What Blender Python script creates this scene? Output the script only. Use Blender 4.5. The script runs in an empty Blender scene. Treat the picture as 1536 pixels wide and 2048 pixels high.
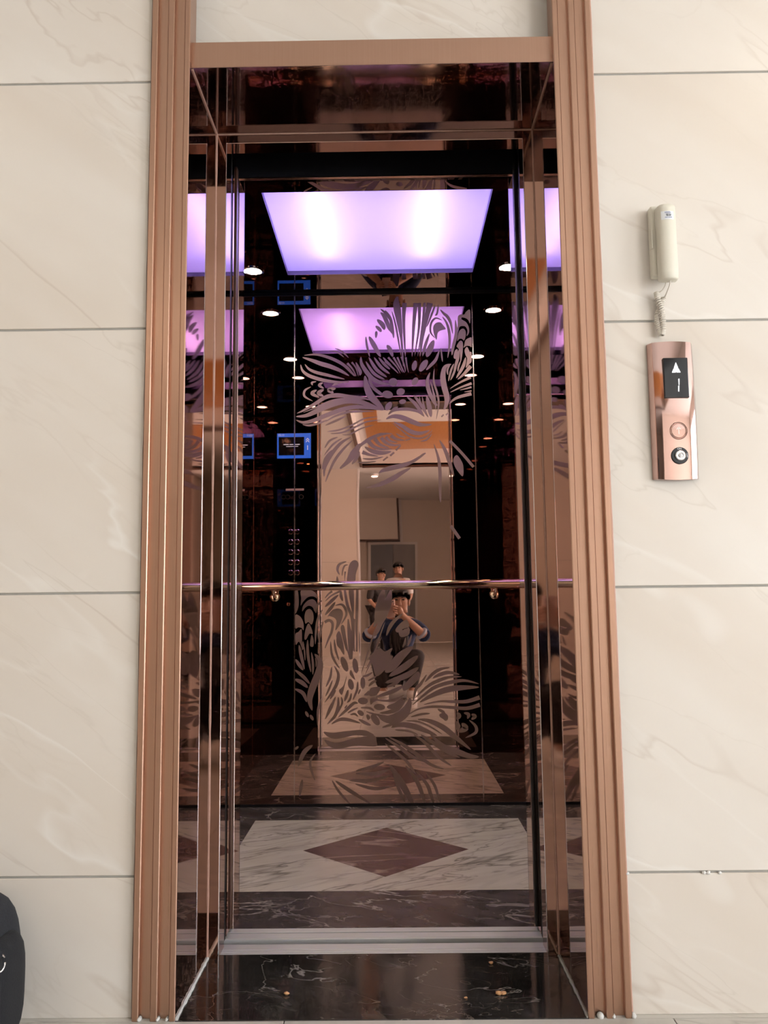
import bpy, bmesh, math, random
from mathutils import Vector, Matrix

random.seed(7)
S = bpy.context.scene
COL = S.collection
PI = math.pi

# ------------------------------------------------------------------ camera
CAM = Vector((0.0337, -1.8070, 0.8569))
cam_data = bpy.data.cameras.new('camera')
cam = bpy.data.objects.new('camera', cam_data)
COL.objects.link(cam)
cam_data.sensor_fit = 'VERTICAL'
cam_data.sensor_height = 24.0
cam_data.lens = 1638.94 / 2048.0 * 24.0
cam_data.clip_start = 0.004
cam_data.clip_end = 100
_rt = Vector((0.99988351, 0.0102409, -0.01131779))
_up = Vector((0.01236429, -0.10867796, 0.99400011))
_fw = Vector((-0.00894946, 0.99402426, 0.10879192))
_m = Matrix((_rt, _up, -_fw)).transposed().to_4x4()
_m.translation = CAM
cam.matrix_world = _m
S.camera = cam

# ------------------------------------------------------------------ world, light, exposure
S.view_settings.view_transform = 'Standard'
S.view_settings.look = 'None'
S.view_settings.gamma = 1.0
S.view_settings.use_curve_mapping = False
S.view_settings.exposure = 0.0
S.cycles.max_bounces = 9
S.cycles.glossy_bounces = 9
S.cycles.diffuse_bounces = 3
S.cycles.use_adaptive_sampling = True
S.cycles.adaptive_threshold = 0.05
S.cycles.adaptive_min_samples = 12
S.cycles.transmission_bounces = 8
S.cycles.transparent_max_bounces = 12
S.cycles.caustics_reflective = False
S.cycles.caustics_refractive = False
S.cycles.sample_clamp_indirect = 6.0
S.cycles.use_denoising = True
S.cycles.denoising_prefilter = 'ACCURATE'
S.cycles.use_light_tree = False

SKY = 12.8          # overcast daylight outside the lobby windows
world = bpy.data.worlds.new('world')
S.world = world
world.use_nodes = True
_bg = world.node_tree.nodes['Background']
_bg.inputs['Color'].default_value = (0.93, 0.97, 1.0, 1)
_bg.inputs['Strength'].default_value = SKY

def area_light(name, loc, rot, sx, sy, power, color, portal=False):
    d = bpy.data.lights.new(name, 'AREA')
    d.shape = 'RECTANGLE'; d.size = sx; d.size_y = sy; d.energy = power; d.color = color
    if portal:
        d.cycles.is_portal = True
    o = bpy.data.objects.new(name, d)
    o.location = loc; o.rotation_euler = rot
    COL.objects.link(o)
    return o

# windows of the lobby (openings in the right wall, x = WX)
WX = 4.8
WIN = [(-3.6, -1.7), (-7.6, -4.4)]
WZ0, WZ1 = 0.35, 2.65
for (wy0, wy1) in WIN:
    area_light('window_portal', (WX + 0.02, (wy0 + wy1) / 2, (WZ0 + WZ1) / 2), (0, PI / 2, 0), WZ1 - WZ0, wy1 - wy0, 1, (1, 1, 1), True)

# ------------------------------------------------------------------ materials
def mat(name):
    m = bpy.data.materials.new(name)
    m.use_nodes = True
    return m, m.node_tree.nodes, m.node_tree.links, m.node_tree.nodes['Principled BSDF']

def simple(name, col, rough=0.5, metal=0.0, **kw):
    m, n, l, b = mat(name)
    b.inputs['Base Color'].default_value = (*col, 1)
    b.inputs['Roughness'].default_value = rough
    b.inputs['Metallic'].default_value = metal
    for k, v in kw.items():
        b.inputs[k.replace('_', ' ')].default_value = v
    return m

def noisy(name, c1, c2, rough=0.5, metal=0.0, scale=20.0, stretch=(1, 1, 1), bump=0.0, r2=None, detail=4):
    """two-tone grain, procedural"""
    m, n, l, b = mat(name)
    tc = n.new('ShaderNodeTexCoord'); mp = n.new('ShaderNodeMapping'); nz = n.new('ShaderNodeTexNoise')
    mx = n.new('ShaderNodeMix'); mx.data_type = 'RGBA'
    mp.inputs['Scale'].default_value = stretch
    nz.inputs['Scale'].default_value = scale; nz.inputs['Detail'].default_value = detail
    l.new(tc.outputs['Object'], mp.inputs['Vector']); l.new(mp.outputs['Vector'], nz.inputs['Vector'])
    l.new(nz.outputs['Fac'], mx.inputs['Factor'])
    mx.inputs['A'].default_value = (*c1, 1); mx.inputs['B'].default_value = (*c2, 1)
    l.new(mx.outputs['Result'], b.inputs['Base Color'])
    b.inputs['Roughness'].default_value = rough; b.inputs['Metallic'].default_value = metal
    if r2 is not None:
        mr = n.new('ShaderNodeMapRange')
        mr.inputs['To Min'].default_value = rough; mr.inputs['To Max'].default_value = r2
        l.new(nz.outputs['Fac'], mr.inputs['Value']); l.new(mr.outputs['Result'], b.inputs['Roughness'])
    if bump:
        bp = n.new('ShaderNodeBump'); bp.inputs['Strength'].default_value = bump; bp.inputs['Distance'].default_value = 0.002
        l.new(nz.outputs['Fac'], bp.inputs['Height']); l.new(bp.outputs['Normal'], b.inputs['Normal'])
    return m

def ramp(n, stops):
    r = n.new('ShaderNodeValToRGB')
    e = r.color_ramp.elements
    while len(e) < len(stops):
        e.new(0.5)
    for i, (p, c) in enumerate(stops):
        e[i].position = p
        e[i].color = (*c, 1) if len(c) == 3 else c
    return r

def marble(name, base1, base2, veins, rough, rot, sc=(1, 1, 1), cloud=2.0, per_object=True, spec=0.5, axes=None):
    """cloudy stone with thin veins; veins = list of (scale, width, colour, strength, detail)"""
    m, n, l, b = mat(name)
    tc = n.new('ShaderNodeTexCoord'); mp = n.new('ShaderNodeMapping')
    m0 = n.new('ShaderNodeMapping'); m0.inputs['Rotation'].default_value = rot   # turn first, then stretch
    mp.inputs['Scale'].default_value = sc
    l.new(tc.outputs['Object'], m0.inputs['Vector'])
    src = m0.outputs['Vector']
    if per_object:
        oi = n.new('ShaderNodeObjectInfo'); vm = n.new('ShaderNodeVectorMath'); vm.operation = 'SCALE'
        vm.inputs[0].default_value = (17.3, 9.1, 23.7)
        l.new(oi.outputs['Random'], vm.inputs['Scale'])
        ad = n.new('ShaderNodeVectorMath'); ad.operation = 'ADD'
        l.new(src, mp.inputs['Vector'])
        l.new(mp.outputs['Vector'], ad.inputs[0]); l.new(vm.outputs['Vector'], ad.inputs[1])
        vec = ad.outputs['Vector']
    else:
        l.new(src, mp.inputs['Vector']); vec = mp.outputs['Vector']
    nz = n.new('ShaderNodeTexNoise'); nz.inputs['Scale'].default_value = cloud; nz.inputs['Detail'].default_value = 3
    nz.inputs['Roughness'].default_value = 0.55
    l.new(vec, nz.inputs['Vector'])
    r = ramp(n, [(0.32, base1), (0.68, base2)])
    l.new(nz.outputs['Fac'], r.inputs['Fac'])
    cur = r.outputs['Color']
    for k, (vs, vw, vc, st, det) in enumerate(veins):
        off = n.new('ShaderNodeVectorMath'); off.operation = 'ADD'; off.inputs[1].default_value = (3.1 * k + 1.7, 5.3 * k, 2.9 * k + 0.4)
        l.new(vec, off.inputs[0])
        v = n.new('ShaderNodeTexNoise'); v.inputs['Scale'].default_value = vs; v.inputs['Detail'].default_value = det
        v.inputs['Roughness'].default_value = 0.5; v.inputs['Distortion'].default_value = 0.6
        l.new(off.outputs['Vector'], v.inputs['Vector'])
        vr = ramp(n, [(0.5 - vw, (0, 0, 0)), (0.5, (1, 1, 1)), (0.5 + vw * 0.6, (0, 0, 0))])
        l.new(v.outputs['Fac'], vr.inputs['Fac'])
        # veins fade in and out along their run (one noise, a channel for each vein)
        if k == 0:
            f = n.new('ShaderNodeTexNoise'); f.inputs['Scale'].default_value = vs * 0.9; f.inputs['Detail'].default_value = 1
            l.new(off.outputs['Vector'], f.inputs['Vector'])
            sep = n.new('ShaderNodeSeparateColor'); l.new(f.outputs['Color'], sep.inputs['Color'])
        fr = ramp(n, [(0.42, (0, 0, 0)), (0.62, (st, st, st))])
        l.new(sep.outputs[k % 3], fr.inputs['Fac'])
        mu = n.new('ShaderNodeMath'); mu.operation = 'MULTIPLY'
        l.new(vr.outputs['Color'], mu.inputs[0]); l.new(fr.outputs['Color'], mu.inputs[1])
        mx = n.new('ShaderNodeMix'); mx.data_type = 'RGBA'
        mx.inputs['B'].default_value = (*vc, 1)
        l.new(cur, mx.inputs['A']); l.new(mu.outputs['Value'], mx.inputs['Factor'])
        cur = mx.outputs['Result']
    l.new(cur, b.inputs['Base Color'])
    b.inputs['Roughness'].default_value = rough
    b.inputs['Specular IOR Level'].default_value = spec
    return m

def mirror(name, col, rough=0.015, wave=0.0, wscale=(3, 3, 0.6)):
    m, n, l, b = mat(name)
    b.inputs['Base Color'].default_value = (*col, 1)
    b.inputs['Metallic'].default_value = 1.0
    b.inputs['Roughness'].default_value = rough
    if wave:
        tc = n.new('ShaderNodeTexCoord'); mp = n.new('ShaderNodeMapping'); nz = n.new('ShaderNodeTexNoise')
        mp.inputs['Scale'].default_value = wscale
        nz.inputs['Scale'].default_value = 1.0; nz.inputs['Detail'].default_value = 1.0
        bp = n.new('ShaderNodeBump'); bp.inputs['Strength'].default_value = 1.0; bp.inputs['Distance'].default_value = wave
        l.new(tc.outputs['Object'], mp.inputs['Vector']); l.new(mp.outputs['Vector'], nz.inputs['Vector'])
        l.new(nz.outputs['Fac'], bp.inputs['Height']); l.new(bp.outputs['Normal'], b.inputs['Normal'])
    return m

def emit(name, col, strength):
    m, n, l, b = mat(name)
    b.inputs['Base Color'].default_value = (0.02, 0.02, 0.02, 1)
    b.inputs['Emission Color'].default_value = (*col, 1)
    b.inputs['Emission Strength'].default_value = strength
    return m

def brushed(name, c1, c2, r1, r2):
    """vertical hairline metal"""
    m, n, l, b = mat(name)
    tc = n.new('ShaderNodeTexCoord'); mp = n.new('ShaderNodeMapping'); nz = n.new('ShaderNodeTexNoise')
    mp.inputs['Scale'].default_value = (900, 900, 2.5)
    nz.inputs['Scale'].default_value = 1.0; nz.inputs['Detail'].default_value = 3
    l.new(tc.outputs['Object'], mp.inputs['Vector']); l.new(mp.outputs['Vector'], nz.inputs['Vector'])
    mx = n.new('ShaderNodeMix'); mx.data_type = 'RGBA'
    mx.inputs['A'].default_value = (*c1, 1); mx.inputs['B'].default_value = (*c2, 1)
    l.new(nz.outputs['Fac'], mx.inputs['Factor']); l.new(mx.outputs['Result'], b.inputs['Base Color'])
    mr = n.new('ShaderNodeMapRange'); mr.inputs['To Min'].default_value = r1; mr.inputs['To Max'].default_value = r2
    l.new(nz.outputs['Fac'], mr.inputs['Value']); l.new(mr.outputs['Result'], b.inputs['Roughness'])
    b.inputs['Metallic'].default_value = 1.0
    return m

M = {}
M['tile'] = marble('cream_wall_tile', (0.735, 0.655, 0.572), (0.805, 0.750, 0.688),
                   [(1.1, 0.012, (0.60, 0.51, 0.43), 0.55, 4), (1.9, 0.009, (0.64, 0.57, 0.49), 0.45, 4), (1.4, 0.03, (0.87, 0.83, 0.78), 0.75, 3)],
                   0.38, (0, math.radians(-34), 0), (0.8, 1, 3.2), 1.1)
M['grout'] = noisy('grey_grout', (0.36, 0.34, 0.31), (0.44, 0.42, 0.38), 0.9, scale=60)
M['floor_tile'] = marble('pale_floor_tile', (0.56, 0.53, 0.49), (0.66, 0.62, 0.57),
                         [(1.3, 0.015, (0.40, 0.36, 0.33), 0.6, 4), (1.1, 0.03, (0.78, 0.75, 0.70), 0.8, 3)], 0.09, (0, 0, 0.35), (0.8, 4.0, 1), 1.3)
M['white'] = simple('white_paint', (0.82, 0.80, 0.77), 0.7)
M['wall_plain'] = noisy('cream_wall_stone', (0.74, 0.65, 0.56), (0.80, 0.72, 0.64), 0.45, scale=1.2, stretch=(1, 1, 2.5), detail=2)
M['wood'] = noisy('honey_wood_veneer', (0.50, 0.20, 0.05), (0.66, 0.30, 0.09), 0.35, scale=4, stretch=(14, 1, 1))
M['brown_trim'] = simple('dark_brown_trim', (0.10, 0.045, 0.03), 0.35)
M['white_trim'] = simple('white_corner_trim', (0.92, 0.90, 0.88), 0.3)
M['copper'] = brushed('brushed_rose_copper', (0.51, 0.305, 0.215), (0.60, 0.38, 0.285), 0.24, 0.36)
M['copper_flat'] = brushed('satin_rose_copper', (0.51, 0.31, 0.225), (0.58, 0.37, 0.28), 0.30, 0.40)
M['rose_mirror'] = mirror('rose_gold_mirror_steel', (0.68, 0.435, 0.355), 0.012, 0.0007, (2.5, 2.5, 1.2))
M['reveal_mirror'] = mirror('bronze_mirror_steel', (0.44, 0.30, 0.255), 0.035)
M['head_mirror'] = mirror('dark_bronze_head_plate', (0.27, 0.20, 0.19), 0.06)
M['jamb_mirror'] = mirror('copper_mirror_strip', (0.60, 0.38, 0.29), 0.04)
M['dark_mirror'] = mirror('black_titanium_mirror', (0.115, 0.085, 0.085), 0.015)
M['ceil_mirror'] = mirror('dark_bronze_mirror', (0.30, 0.235, 0.23), 0.015)
M['etch'] = noisy('frosted_etching', (0.32, 0.195, 0.150), (0.36, 0.225, 0.175), 0.55, 0.15, scale=300)
M['seam'] = simple('polished_panel_edge', (0.75, 0.58, 0.50), 0.2, 1.0)
M['black'] = simple('black_painted_steel', (0.012, 0.012, 0.016), 0.35)
M['rubber'] = simple('black_rubber', (0.008, 0.008, 0.009), 0.55)
M['shaft'] = noisy('dark_shaft_concrete', (0.03, 0.03, 0.03), (0.05, 0.05, 0.05), 0.9, scale=6)
M['alu'] = noisy('scuffed_aluminium', (0.56, 0.55, 0.55), (0.70, 0.69, 0.69), 0.42, 0.35, scale=30, stretch=(0.2, 6, 1))
M['alu_dark'] = noisy('dark_sill_gap', (0.10, 0.10, 0.10), (0.17, 0.165, 0.16), 0.7, 0.2, scale=40)
M['sealant'] = noisy('white_sealant', (0.62, 0.60, 0.58), (0.88, 0.87, 0.85), 0.6, scale=80, bump=0.6)
M['sealant_copper'] = noisy('copper_sealant', (0.50, 0.28, 0.21), (0.62, 0.37, 0.29), 0.5, scale=90, bump=0.8)
M['granite'] = marble('black_polished_granite', (0.014, 0.013, 0.013), (0.040, 0.036, 0.034),
                      [(4.0, 0.0055, (0.34, 0.31, 0.285), 0.85, 5), (8.0, 0.0050, (0.24, 0.19, 0.16), 0.7, 4), (2.6, 0.05, (0.075, 0.066, 0.060), 0.9, 5)],
                      0.10, (0, 0, 0.3), (1, 1.8, 1), 4.0, False)
M['car_border'] = marble('dark_emperador_marble', (0.045, 0.036, 0.038), (0.105, 0.082, 0.083),
                         [(4.0, 0.016, (0.46, 0.39, 0.37), 0.95, 5), (9.0, 0.025, (0.30, 0.25, 0.24), 0.8, 4)], 0.22, (0, 0, 0.4), (1, 1.7, 1), 6.0, False)
M['car_light'] = marble('pale_streaked_marble', (0.53, 0.445, 0.375), (0.63, 0.545, 0.47),
                        [(1.7, 0.05, (0.20, 0.17, 0.15), 0.85, 6), (3.1, 0.035, (0.22, 0.185, 0.165), 0.75, 5), (1.3, 0.02, (0.13, 0.11, 0.10), 0.8, 6)], 0.24, (0, 0, -0.50), (1.2, 4.6, 1), 2.2, False)
M['car_diamond'] = marble('plum_marble', (0.085, 0.044, 0.046), (0.135, 0.075, 0.075),
                          [(2.0, 0.03, (0.40, 0.28, 0.23), 0.8, 8)], 0.26, (0, 0, 0.2), (1, 3.0, 1), 5.0, False)
M['brass'] = simple('polished_brass', (0.75, 0.58, 0.42), 0.09, 1.0)
M['chrome'] = simple('chrome', (0.75, 0.75, 0.77), 0.08, 1.0)
M['rose_panel'] = mirror('polished_rose_faceplate', (0.56, 0.385, 0.35), 0.05)
M['glass_black'] = simple('black_display_glass', (0.010, 0.010, 0.013), 0.06)
M['led'] = emit('white_led', (1.0, 0.97, 1.0), 3.0)
M['lcd_blue'] = emit('blue_lcd', (0.01, 0.13, 0.85), 1.6)
M['lcd_text'] = emit('pale_lcd_text', (0.6, 0.75, 1.0), 1.6)
M['lcd_red'] = emit('amber_indicator', (1.0, 0.35, 0.12), 2.0)
M['ivory'] = noisy('aged_ivory_plastic', (0.74, 0.70, 0.59), (0.80, 0.76, 0.66), 0.38, scale=12)
M['ivory_side'] = M['ivory']
M['cord'] = simple('ivory_cord', (0.76, 0.70, 0.62), 0.4)
M['sticker'] = simple('white_paper_label', (0.86, 0.88, 0.90), 0.5)
M['ink_blue'] = simple('blue_ink', (0.10, 0.13, 0.36), 0.5)
M['ink'] = simple('grey_ink', (0.14, 0.15, 0.18), 0.5)
M['key_black'] = simple('black_key_ring', (0.015, 0.017, 0.02), 0.35)
M['fabric'] = noisy('black_nylon', (0.012, 0.014, 0.02), (0.030, 0.033, 0.042), 0.85, scale=220, bump=0.5)
M['fabric2'] = noisy('black_webbing', (0.008, 0.009, 0.013), (0.018, 0.02, 0.026), 0.8, scale=300, bump=0.4)
M['zip'] = simple('black_zip_tape', (0.004, 0.004, 0.005), 0.4)
M['piping'] = simple('grey_bag_piping', (0.06, 0.065, 0.08), 0.6)
M['lamp_white'] = emit('lit_downlight_lens', (1.0, 0.97, 0.86), 60.0)
M['ceil_lamp'] = emit('lit_ceiling_lamp', (1.0, 0.86, 0.68), 40.0)
M['tube'] = emit('violet_white_tube', (0.54, 0.44, 1.0), 80.0)
M['skin'] = noisy('skin', (0.42, 0.235, 0.16), (0.50, 0.29, 0.205), 0.5, scale=40)
M['hair'] = noisy('black_hair', (0.008, 0.007, 0.007), (0.02, 0.017, 0.015), 0.5, scale=150, bump=0.5)
M['jacket'] = noisy('blue_jacket_cloth', (0.010, 0.024, 0.075), (0.018, 0.042, 0.125), 0.75, scale=60, bump=0.3)
M['lining'] = simple('pale_blue_lining', (0.45, 0.50, 0.62), 0.7)
M['shirt_dark'] = noisy('charcoal_shirt', (0.03, 0.027, 0.027), (0.05, 0.045, 0.045), 0.8, scale=60)
M['shirt_white'] = noisy('white_shirt', (0.62, 0.62, 0.62), (0.72, 0.72, 0.72), 0.8, scale=60)
M['trousers'] = noisy('dark_trousers', (0.028, 0.024, 0.026), (0.05, 0.044, 0.046), 0.8, scale=60)
M['shoe'] = simple('off_white_shoe', (0.72, 0.68, 0.64), 0.5)
M['phone'] = simple('rose_phone_body', (0.62, 0.46, 0.42), 0.25, 0.6)
M['lens'] = simple('lens_glass', (0.01, 0.01, 0.012), 0.05)
M['eye'] = simple('eye_dark', (0.02, 0.015, 0.012), 0.3)
M['lip'] = simple('lip', (0.36, 0.15, 0.12), 0.5)
M['door_grey'] = noisy('grey_steel_door', (0.20, 0.21, 0.225), (0.235, 0.245, 0.255), 0.45, scale=5)
M['door_grey2'] = noisy('pale_grey_steel_door', (0.27, 0.26, 0.25), (0.31, 0.30, 0.285), 0.45, scale=5)
M['win_frame'] = simple('grey_window_frame', (0.35, 0.35, 0.36), 0.4, 0.6)
M['crumb'] = noisy('orange_crumb', (0.48, 0.22, 0.09), (0.66, 0.38, 0.19), 0.7, scale=200)
M['crumb_w'] = simple('white_plaster_crumb', (0.85, 0.84, 0.82), 0.8)

M['box_grey'] = simple('lilac_grey_light_box', (0.36, 0.32, 0.44), 0.6)

def diffuser():
    m, n, l, b = mat('opal_acrylic_diffuser')
    out = n['Material Output']; n.remove(b)
    tr = n.new('ShaderNodeBsdfTranslucent'); gl = n.new('ShaderNodeBsdfDiffuse'); mx = n.new('ShaderNodeMixShader')
    tr.inputs['Color'].default_value = (0.90, 0.88, 0.93, 1); gl.inputs['Color'].default_value = (0.75, 0.73, 0.78, 1)
    mx.inputs['Fac'].default_value = 0.15
    l.new(tr.outputs['BSDF'], mx.inputs[1]); l.new(gl.outputs['BSDF'], mx.inputs[2])
    l.new(mx.outputs['Shader'], out.inputs['Surface'])
    return m
M['diffuser'] = diffuser()

# ------------------------------------------------------------------ helpers
def world_loc(o):
    v = Vector((0, 0, 0))
    while o is not None:
        v += o.location
        o = o.parent
    return v

def tag(o, label=None, cat=None, group=None, kind=None):
    if label: o['label'] = label
    if cat: o['category'] = cat
    if group: o['group'] = group
    if kind: o['kind'] = kind
    return o

def empty(name, loc, label=None, cat=None, group=None, kind=None):
    o = bpy.data.objects.new(name, None)
    o.location = loc
    o.empty_display_size = 0.05
    COL.objects.link(o)
    return tag(o, label, cat, group, kind)

def obj(name, bm, m, parent=None, smooth=False, auto=None, recalc=True):
    """bm in world coordinates -> one mesh object"""
    if parent is not None:
        bmesh.ops.translate(bm, verts=bm.verts, vec=-world_loc(parent))
    me = bpy.data.meshes.new(name)
    if recalc:
        bmesh.ops.recalc_face_normals(bm, faces=bm.faces)
    bm.to_mesh(me); bm.free()
    me.materials.append(m)
    if smooth:
        me.polygons.foreach_set('use_smooth', [True] * len(me.polygons))
        if auto is not None:
            me.set_sharp_from_angle(angle=math.radians(auto))
    o = bpy.data.objects.new(name, me)
    COL.objects.link(o)
    if parent is not None:
        o.parent = parent
    return o

def merge(a, b):
    me = bpy.data.meshes.new('tmp'); b.to_mesh(me); b.free(); a.from_mesh(me); bpy.data.meshes.remove(me)
    return a

def box(x0, x1, y0, y1, z0, z1, bev=0.0, seg=2, bm=None):
    b = bmesh.new()
    vs = [b.verts.new((x, y, z)) for x in (x0, x1) for y in (y0, y1) for z in (z0, z1)]
    for f in ((0, 1, 3, 2), (4, 6, 7, 5), (0, 4, 5, 1), (2, 3, 7, 6), (0, 2, 6, 4), (1, 5, 7, 3)):
        b.faces.new([vs[i] for i in f])
    if bev:
        bmesh.ops.bevel(b, geom=b.edges[:], offset=bev, segments=seg, profile=0.5, affect='EDGES')
    return merge(bm, b) if bm is not None else b

def prism(pts, axis, a0, a1, bm=None, bev=0.0):
    """extrude polygon pts (2D) along axis: 'z' pts=(x,y); 'y' pts=(x,z); 'x' pts=(y,z)"""
    b = bmesh.new()
    def P3(p, a):
        return {'z': (p[0], p[1], a), 'y': (p[0], a, p[1]), 'x': (a, p[0], p[1])}[axis]
    lo = [b.verts.new(P3(p, a0)) for p in pts]
    hi = [b.verts.new(P3(p, a1)) for p in pts]
    n = len(pts)
    b.faces.new(lo); b.faces.new(hi[::-1])
    for i in range(n):
        b.faces.new((lo[i], lo[(i + 1) % n], hi[(i + 1) % n], hi[i]))
    if bev:
        bmesh.ops.bevel(b, geom=b.edges[:], offset=bev, segments=2, profile=0.5, affect='EDGES')
    return merge(bm, b) if bm is not None else b

def tube(path, r, seg=10, bm=None, caps=True):
    """r: number or list"""
    b = bmesh.new()
    P = [Vector(p) for p in path]
    R_ = r if isinstance(r, (list, tuple)) else [r] * len(P)
    t0 = (P[1] - P[0]).normalized()
    up = Vector((0, 0, 1)) if abs(t0.z) < 0.9 else Vector((1, 0, 0))
    nrm = t0.cross(up).normalized()
    rings = []
    for i, p in enumerate(P):
        t = (P[min(i + 1, len(P) - 1)] - P[max(i - 1, 0)]).normalized()
        nrm = (nrm - t * nrm.dot(t)).normalized()
        bn = t.cross(nrm)
        rings.append([b.verts.new(p + (nrm * math.cos(2 * PI * k / seg) + bn * math.sin(2 * PI * k / seg)) * R_[i]) for k in range(seg)])
    for i in range(len(rings) - 1):
        for k in range(seg):
            b.faces.new((rings[i][k], rings[i][(k + 1) % seg], rings[i + 1][(k + 1) % seg], rings[i + 1][k]))
    if caps:
        b.faces.new(rings[0][::-1]); b.faces.new(rings[-1])
    return merge(bm, b) if bm is not None else b

def lathe(prof, c, axis='z', seg=24, bm=None):
    """prof: (radius, height) pairs turned about an axis through c"""
    b = bmesh.new()
    c = Vector(c)
    def P3(r, h, a):
        u, v = r * math.cos(a), r * math.sin(a)
        return c + {'z': Vector((u, v, h)), 'y': Vector((u, h, v)), 'x': Vector((h, u, v))}[axis]
    rings = [[b.verts.new(P3(max(r, 1e-5), h, 2 * PI * k / seg)) for k in range(seg)] for r, h in prof]
    for i in range(len(rings) - 1):
        for k in range(seg):
            b.faces.new((rings[i][k], rings[i][(k + 1) % seg], rings[i + 1][(k + 1) % seg], rings[i + 1][k]))
    b.faces.new(rings[0]); b.faces.new(rings[-1][::-1])
    return merge(bm, b) if bm is not None else b

def ellipsoid(c, r, seg=20, rings=12, bm=None):
    b = bmesh.new()
    bmesh.ops.create_uvsphere(b, u_segments=seg, v_segments=rings, radius=1.0)
    for v in b.verts:
        v.co = Vector(c) + Vector((v.co.x * r[0], v.co.y * r[1], v.co.z * r[2]))
    return merge(bm, b) if bm is not None else b

def text(name, body, size, loc, rot, m, parent, align='CENTER'):
    cu = bpy.data.curves.new(name, 'FONT')
    cu.body = body; cu.size = size; cu.align_x = align; cu.align_y = 'CENTER'; cu.extrude = 0.00012
    cu.materials.append(m)
    f = bpy.data.objects.new('lettering', cu)
    COL.objects.link(f)
    me = bpy.data.meshes.new_from_object(f.evaluated_get(bpy.context.evaluated_depsgraph_get()))
    bpy.data.objects.remove(f); bpy.data.curves.remove(cu)
    me.name = name
    if not me.materials: me.materials.append(m)
    o = bpy.data.objects.new(name, me)
    COL.objects.link(o)
    o.location = Vector(loc) - world_loc(parent); o.rotation_euler = rot
    o.parent = parent
    return o

# measured layout (metres; y = 0 is the face of the side tiles, x = 0 the middle of the doorway)
CA, CB = 0.4265, 0.5165          # inner / outer edge of the ribbed casings
YR = 0.2835                      # back of the deep reveal
ZL = 2.1195                      # underside of the reveal head
JX = 0.400                       # clear half width of the lift opening
SILL0, SILLG0, SILLG1, SILL1 = 0.308, 0.366, 0.395, 0.467
FW = 0.560                       # inner face of the car front
BW = 1.7625                      # back wall of the car
SW = 0.706                       # side walls of the car
ZC = 2.2488                      # car ceiling
ZH = 2.094                       # landing head / car header underside
HL = 3.0                         # lobby ceiling
XL, XR, YB = -3.4, WX, -12.0

# ================================================================== lobby shell
b = box(XL, -CB + 0.02, 0.003, 0.28, -0.06, HL)
box(CB - 0.02, XR, 0.003, 0.28, -0.06, HL, bm=b)
box(-CB + 0.02, CB - 0.02, 0.046, 0.28, 2.185, HL, bm=b)
wall = tag(obj('wall_front', b, M['grout']), 'cream tiled lobby wall around the lift doorway', kind='structure')
G = 0.0025
rows = [0.0, 0.2827, 0.8827, 1.4827, 2.0827, 2.6827, HL]
def tile_piece(x0, x1, y0, y1, z0, z1, parent, m=M['tile'], name='tile', bev=0.0012):
    cx, cy, cz = (x0 + x1) / 2, (y0 + y1) / 2, (z0 + z1) / 2
    bm_ = box(x0 - cx, x1 - cx, y0 - cy, y1 - cy, z0 - cz, z1 - cz, bev, 1)
    o = obj(name, bm_, m)
    o.location = Vector((cx, cy, cz)) - world_loc(parent); o.parent = parent
    return o
for r in range(len(rows) - 1):
    z0, z1 = rows[r] + (G if r else 0), rows[r + 1] - G
    for x0, x1 in ((-1.7165, -CB), (-2.9165, -1.7165), (XL, -2.9165), (CB, 1.7165), (1.7165, 2.9165), (2.9165, XR)):
        tile_piece(x0 + 0.001, x1 - 0.001, 0.0, 0.0045, z0, z1, wall)
tile_piece(-CA - 0.01, CA + 0.01, 0.042, 0.048, 2.183, 2.6827 - G, wall)
tile_piece(-CA - 0.01, CA + 0.01, 0.042, 0.048, 2.6827 + G, HL, wall)

# lobby floor, tile by tile
fl = tag(obj('floor', box(XL, XR, YB, -0.0145, -0.06, -0.006), M['grout']), 'pale glossy stone tile floor of the lobby', kind='structure')
obj('floor_strip', box(XL, -0.4276, -0.0145, 0.0028, -0.06, 0.0), M['floor_tile'], fl)
obj('floor_strip', box(0.4276, XR, -0.0145, 0.0028, -0.06, 0.0), M['floor_tile'], fl)
TS = 0.8
proto = None
nx = 0
x = XL
while x < XR - 0.05:
    y = -0.0145
    while y > YB + 0.05:
        if proto is None:
            o = obj('floor_tile', box(-TS / 2 + .001, TS / 2 - .001, -TS / 2 + .001, TS / 2 - .001, -0.008, 0.0, 0.0008, 1), M['floor_tile'])
            proto = o
        else:
            o = proto.copy(); COL.objects.link(o)
        o.parent = fl
        sx = min(TS, XR - x) / TS; sy = min(TS, y - YB) / TS
        o.scale = (sx, sy, 1)
        o.location = (x + TS * sx / 2, y - TS * sy / 2, 0)
        y -= TS
    x += TS

# ceiling with the raised tray seen in the mirror
TX0, TX1, TY0, TY1, TZ = -0.42, 2.6, -7.5, -2.6, 3.268
b = box(XL, TX0, YB, 0.28, HL, HL + 0.05)
box(TX1, XR, YB, 0.28, HL, HL + 0.05, bm=b)
box(TX0, TX1, YB, TY0, HL, HL + 0.05, bm=b)
box(TX0, TX1, TY1, 0.28, HL, HL + 0.05, bm=b)
box(TX0 - 0.04, TX0, TY0 - 0.04, TY1 + 0.04, HL + 0.05, TZ + 0.04, bm=b)
box(TX1, TX1 + 0.04, TY0 - 0.04, TY1 + 0.04, HL + 0.05, TZ + 0.04, bm=b)
box(TX0, TX1, TY0 - 0.04, TY0, HL + 0.05, TZ + 0.04, bm=b)
box(TX0, TX1, TY1, TY1 + 0.04, HL + 0.05, TZ + 0.04, bm=b)
box(TX0, TX1, TY0, TY1, TZ, TZ + 0.04, bm=b)
ce = tag(obj('ceiling', b, M['white']), 'white lobby ceiling with a raised tray', kind='structure')
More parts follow.
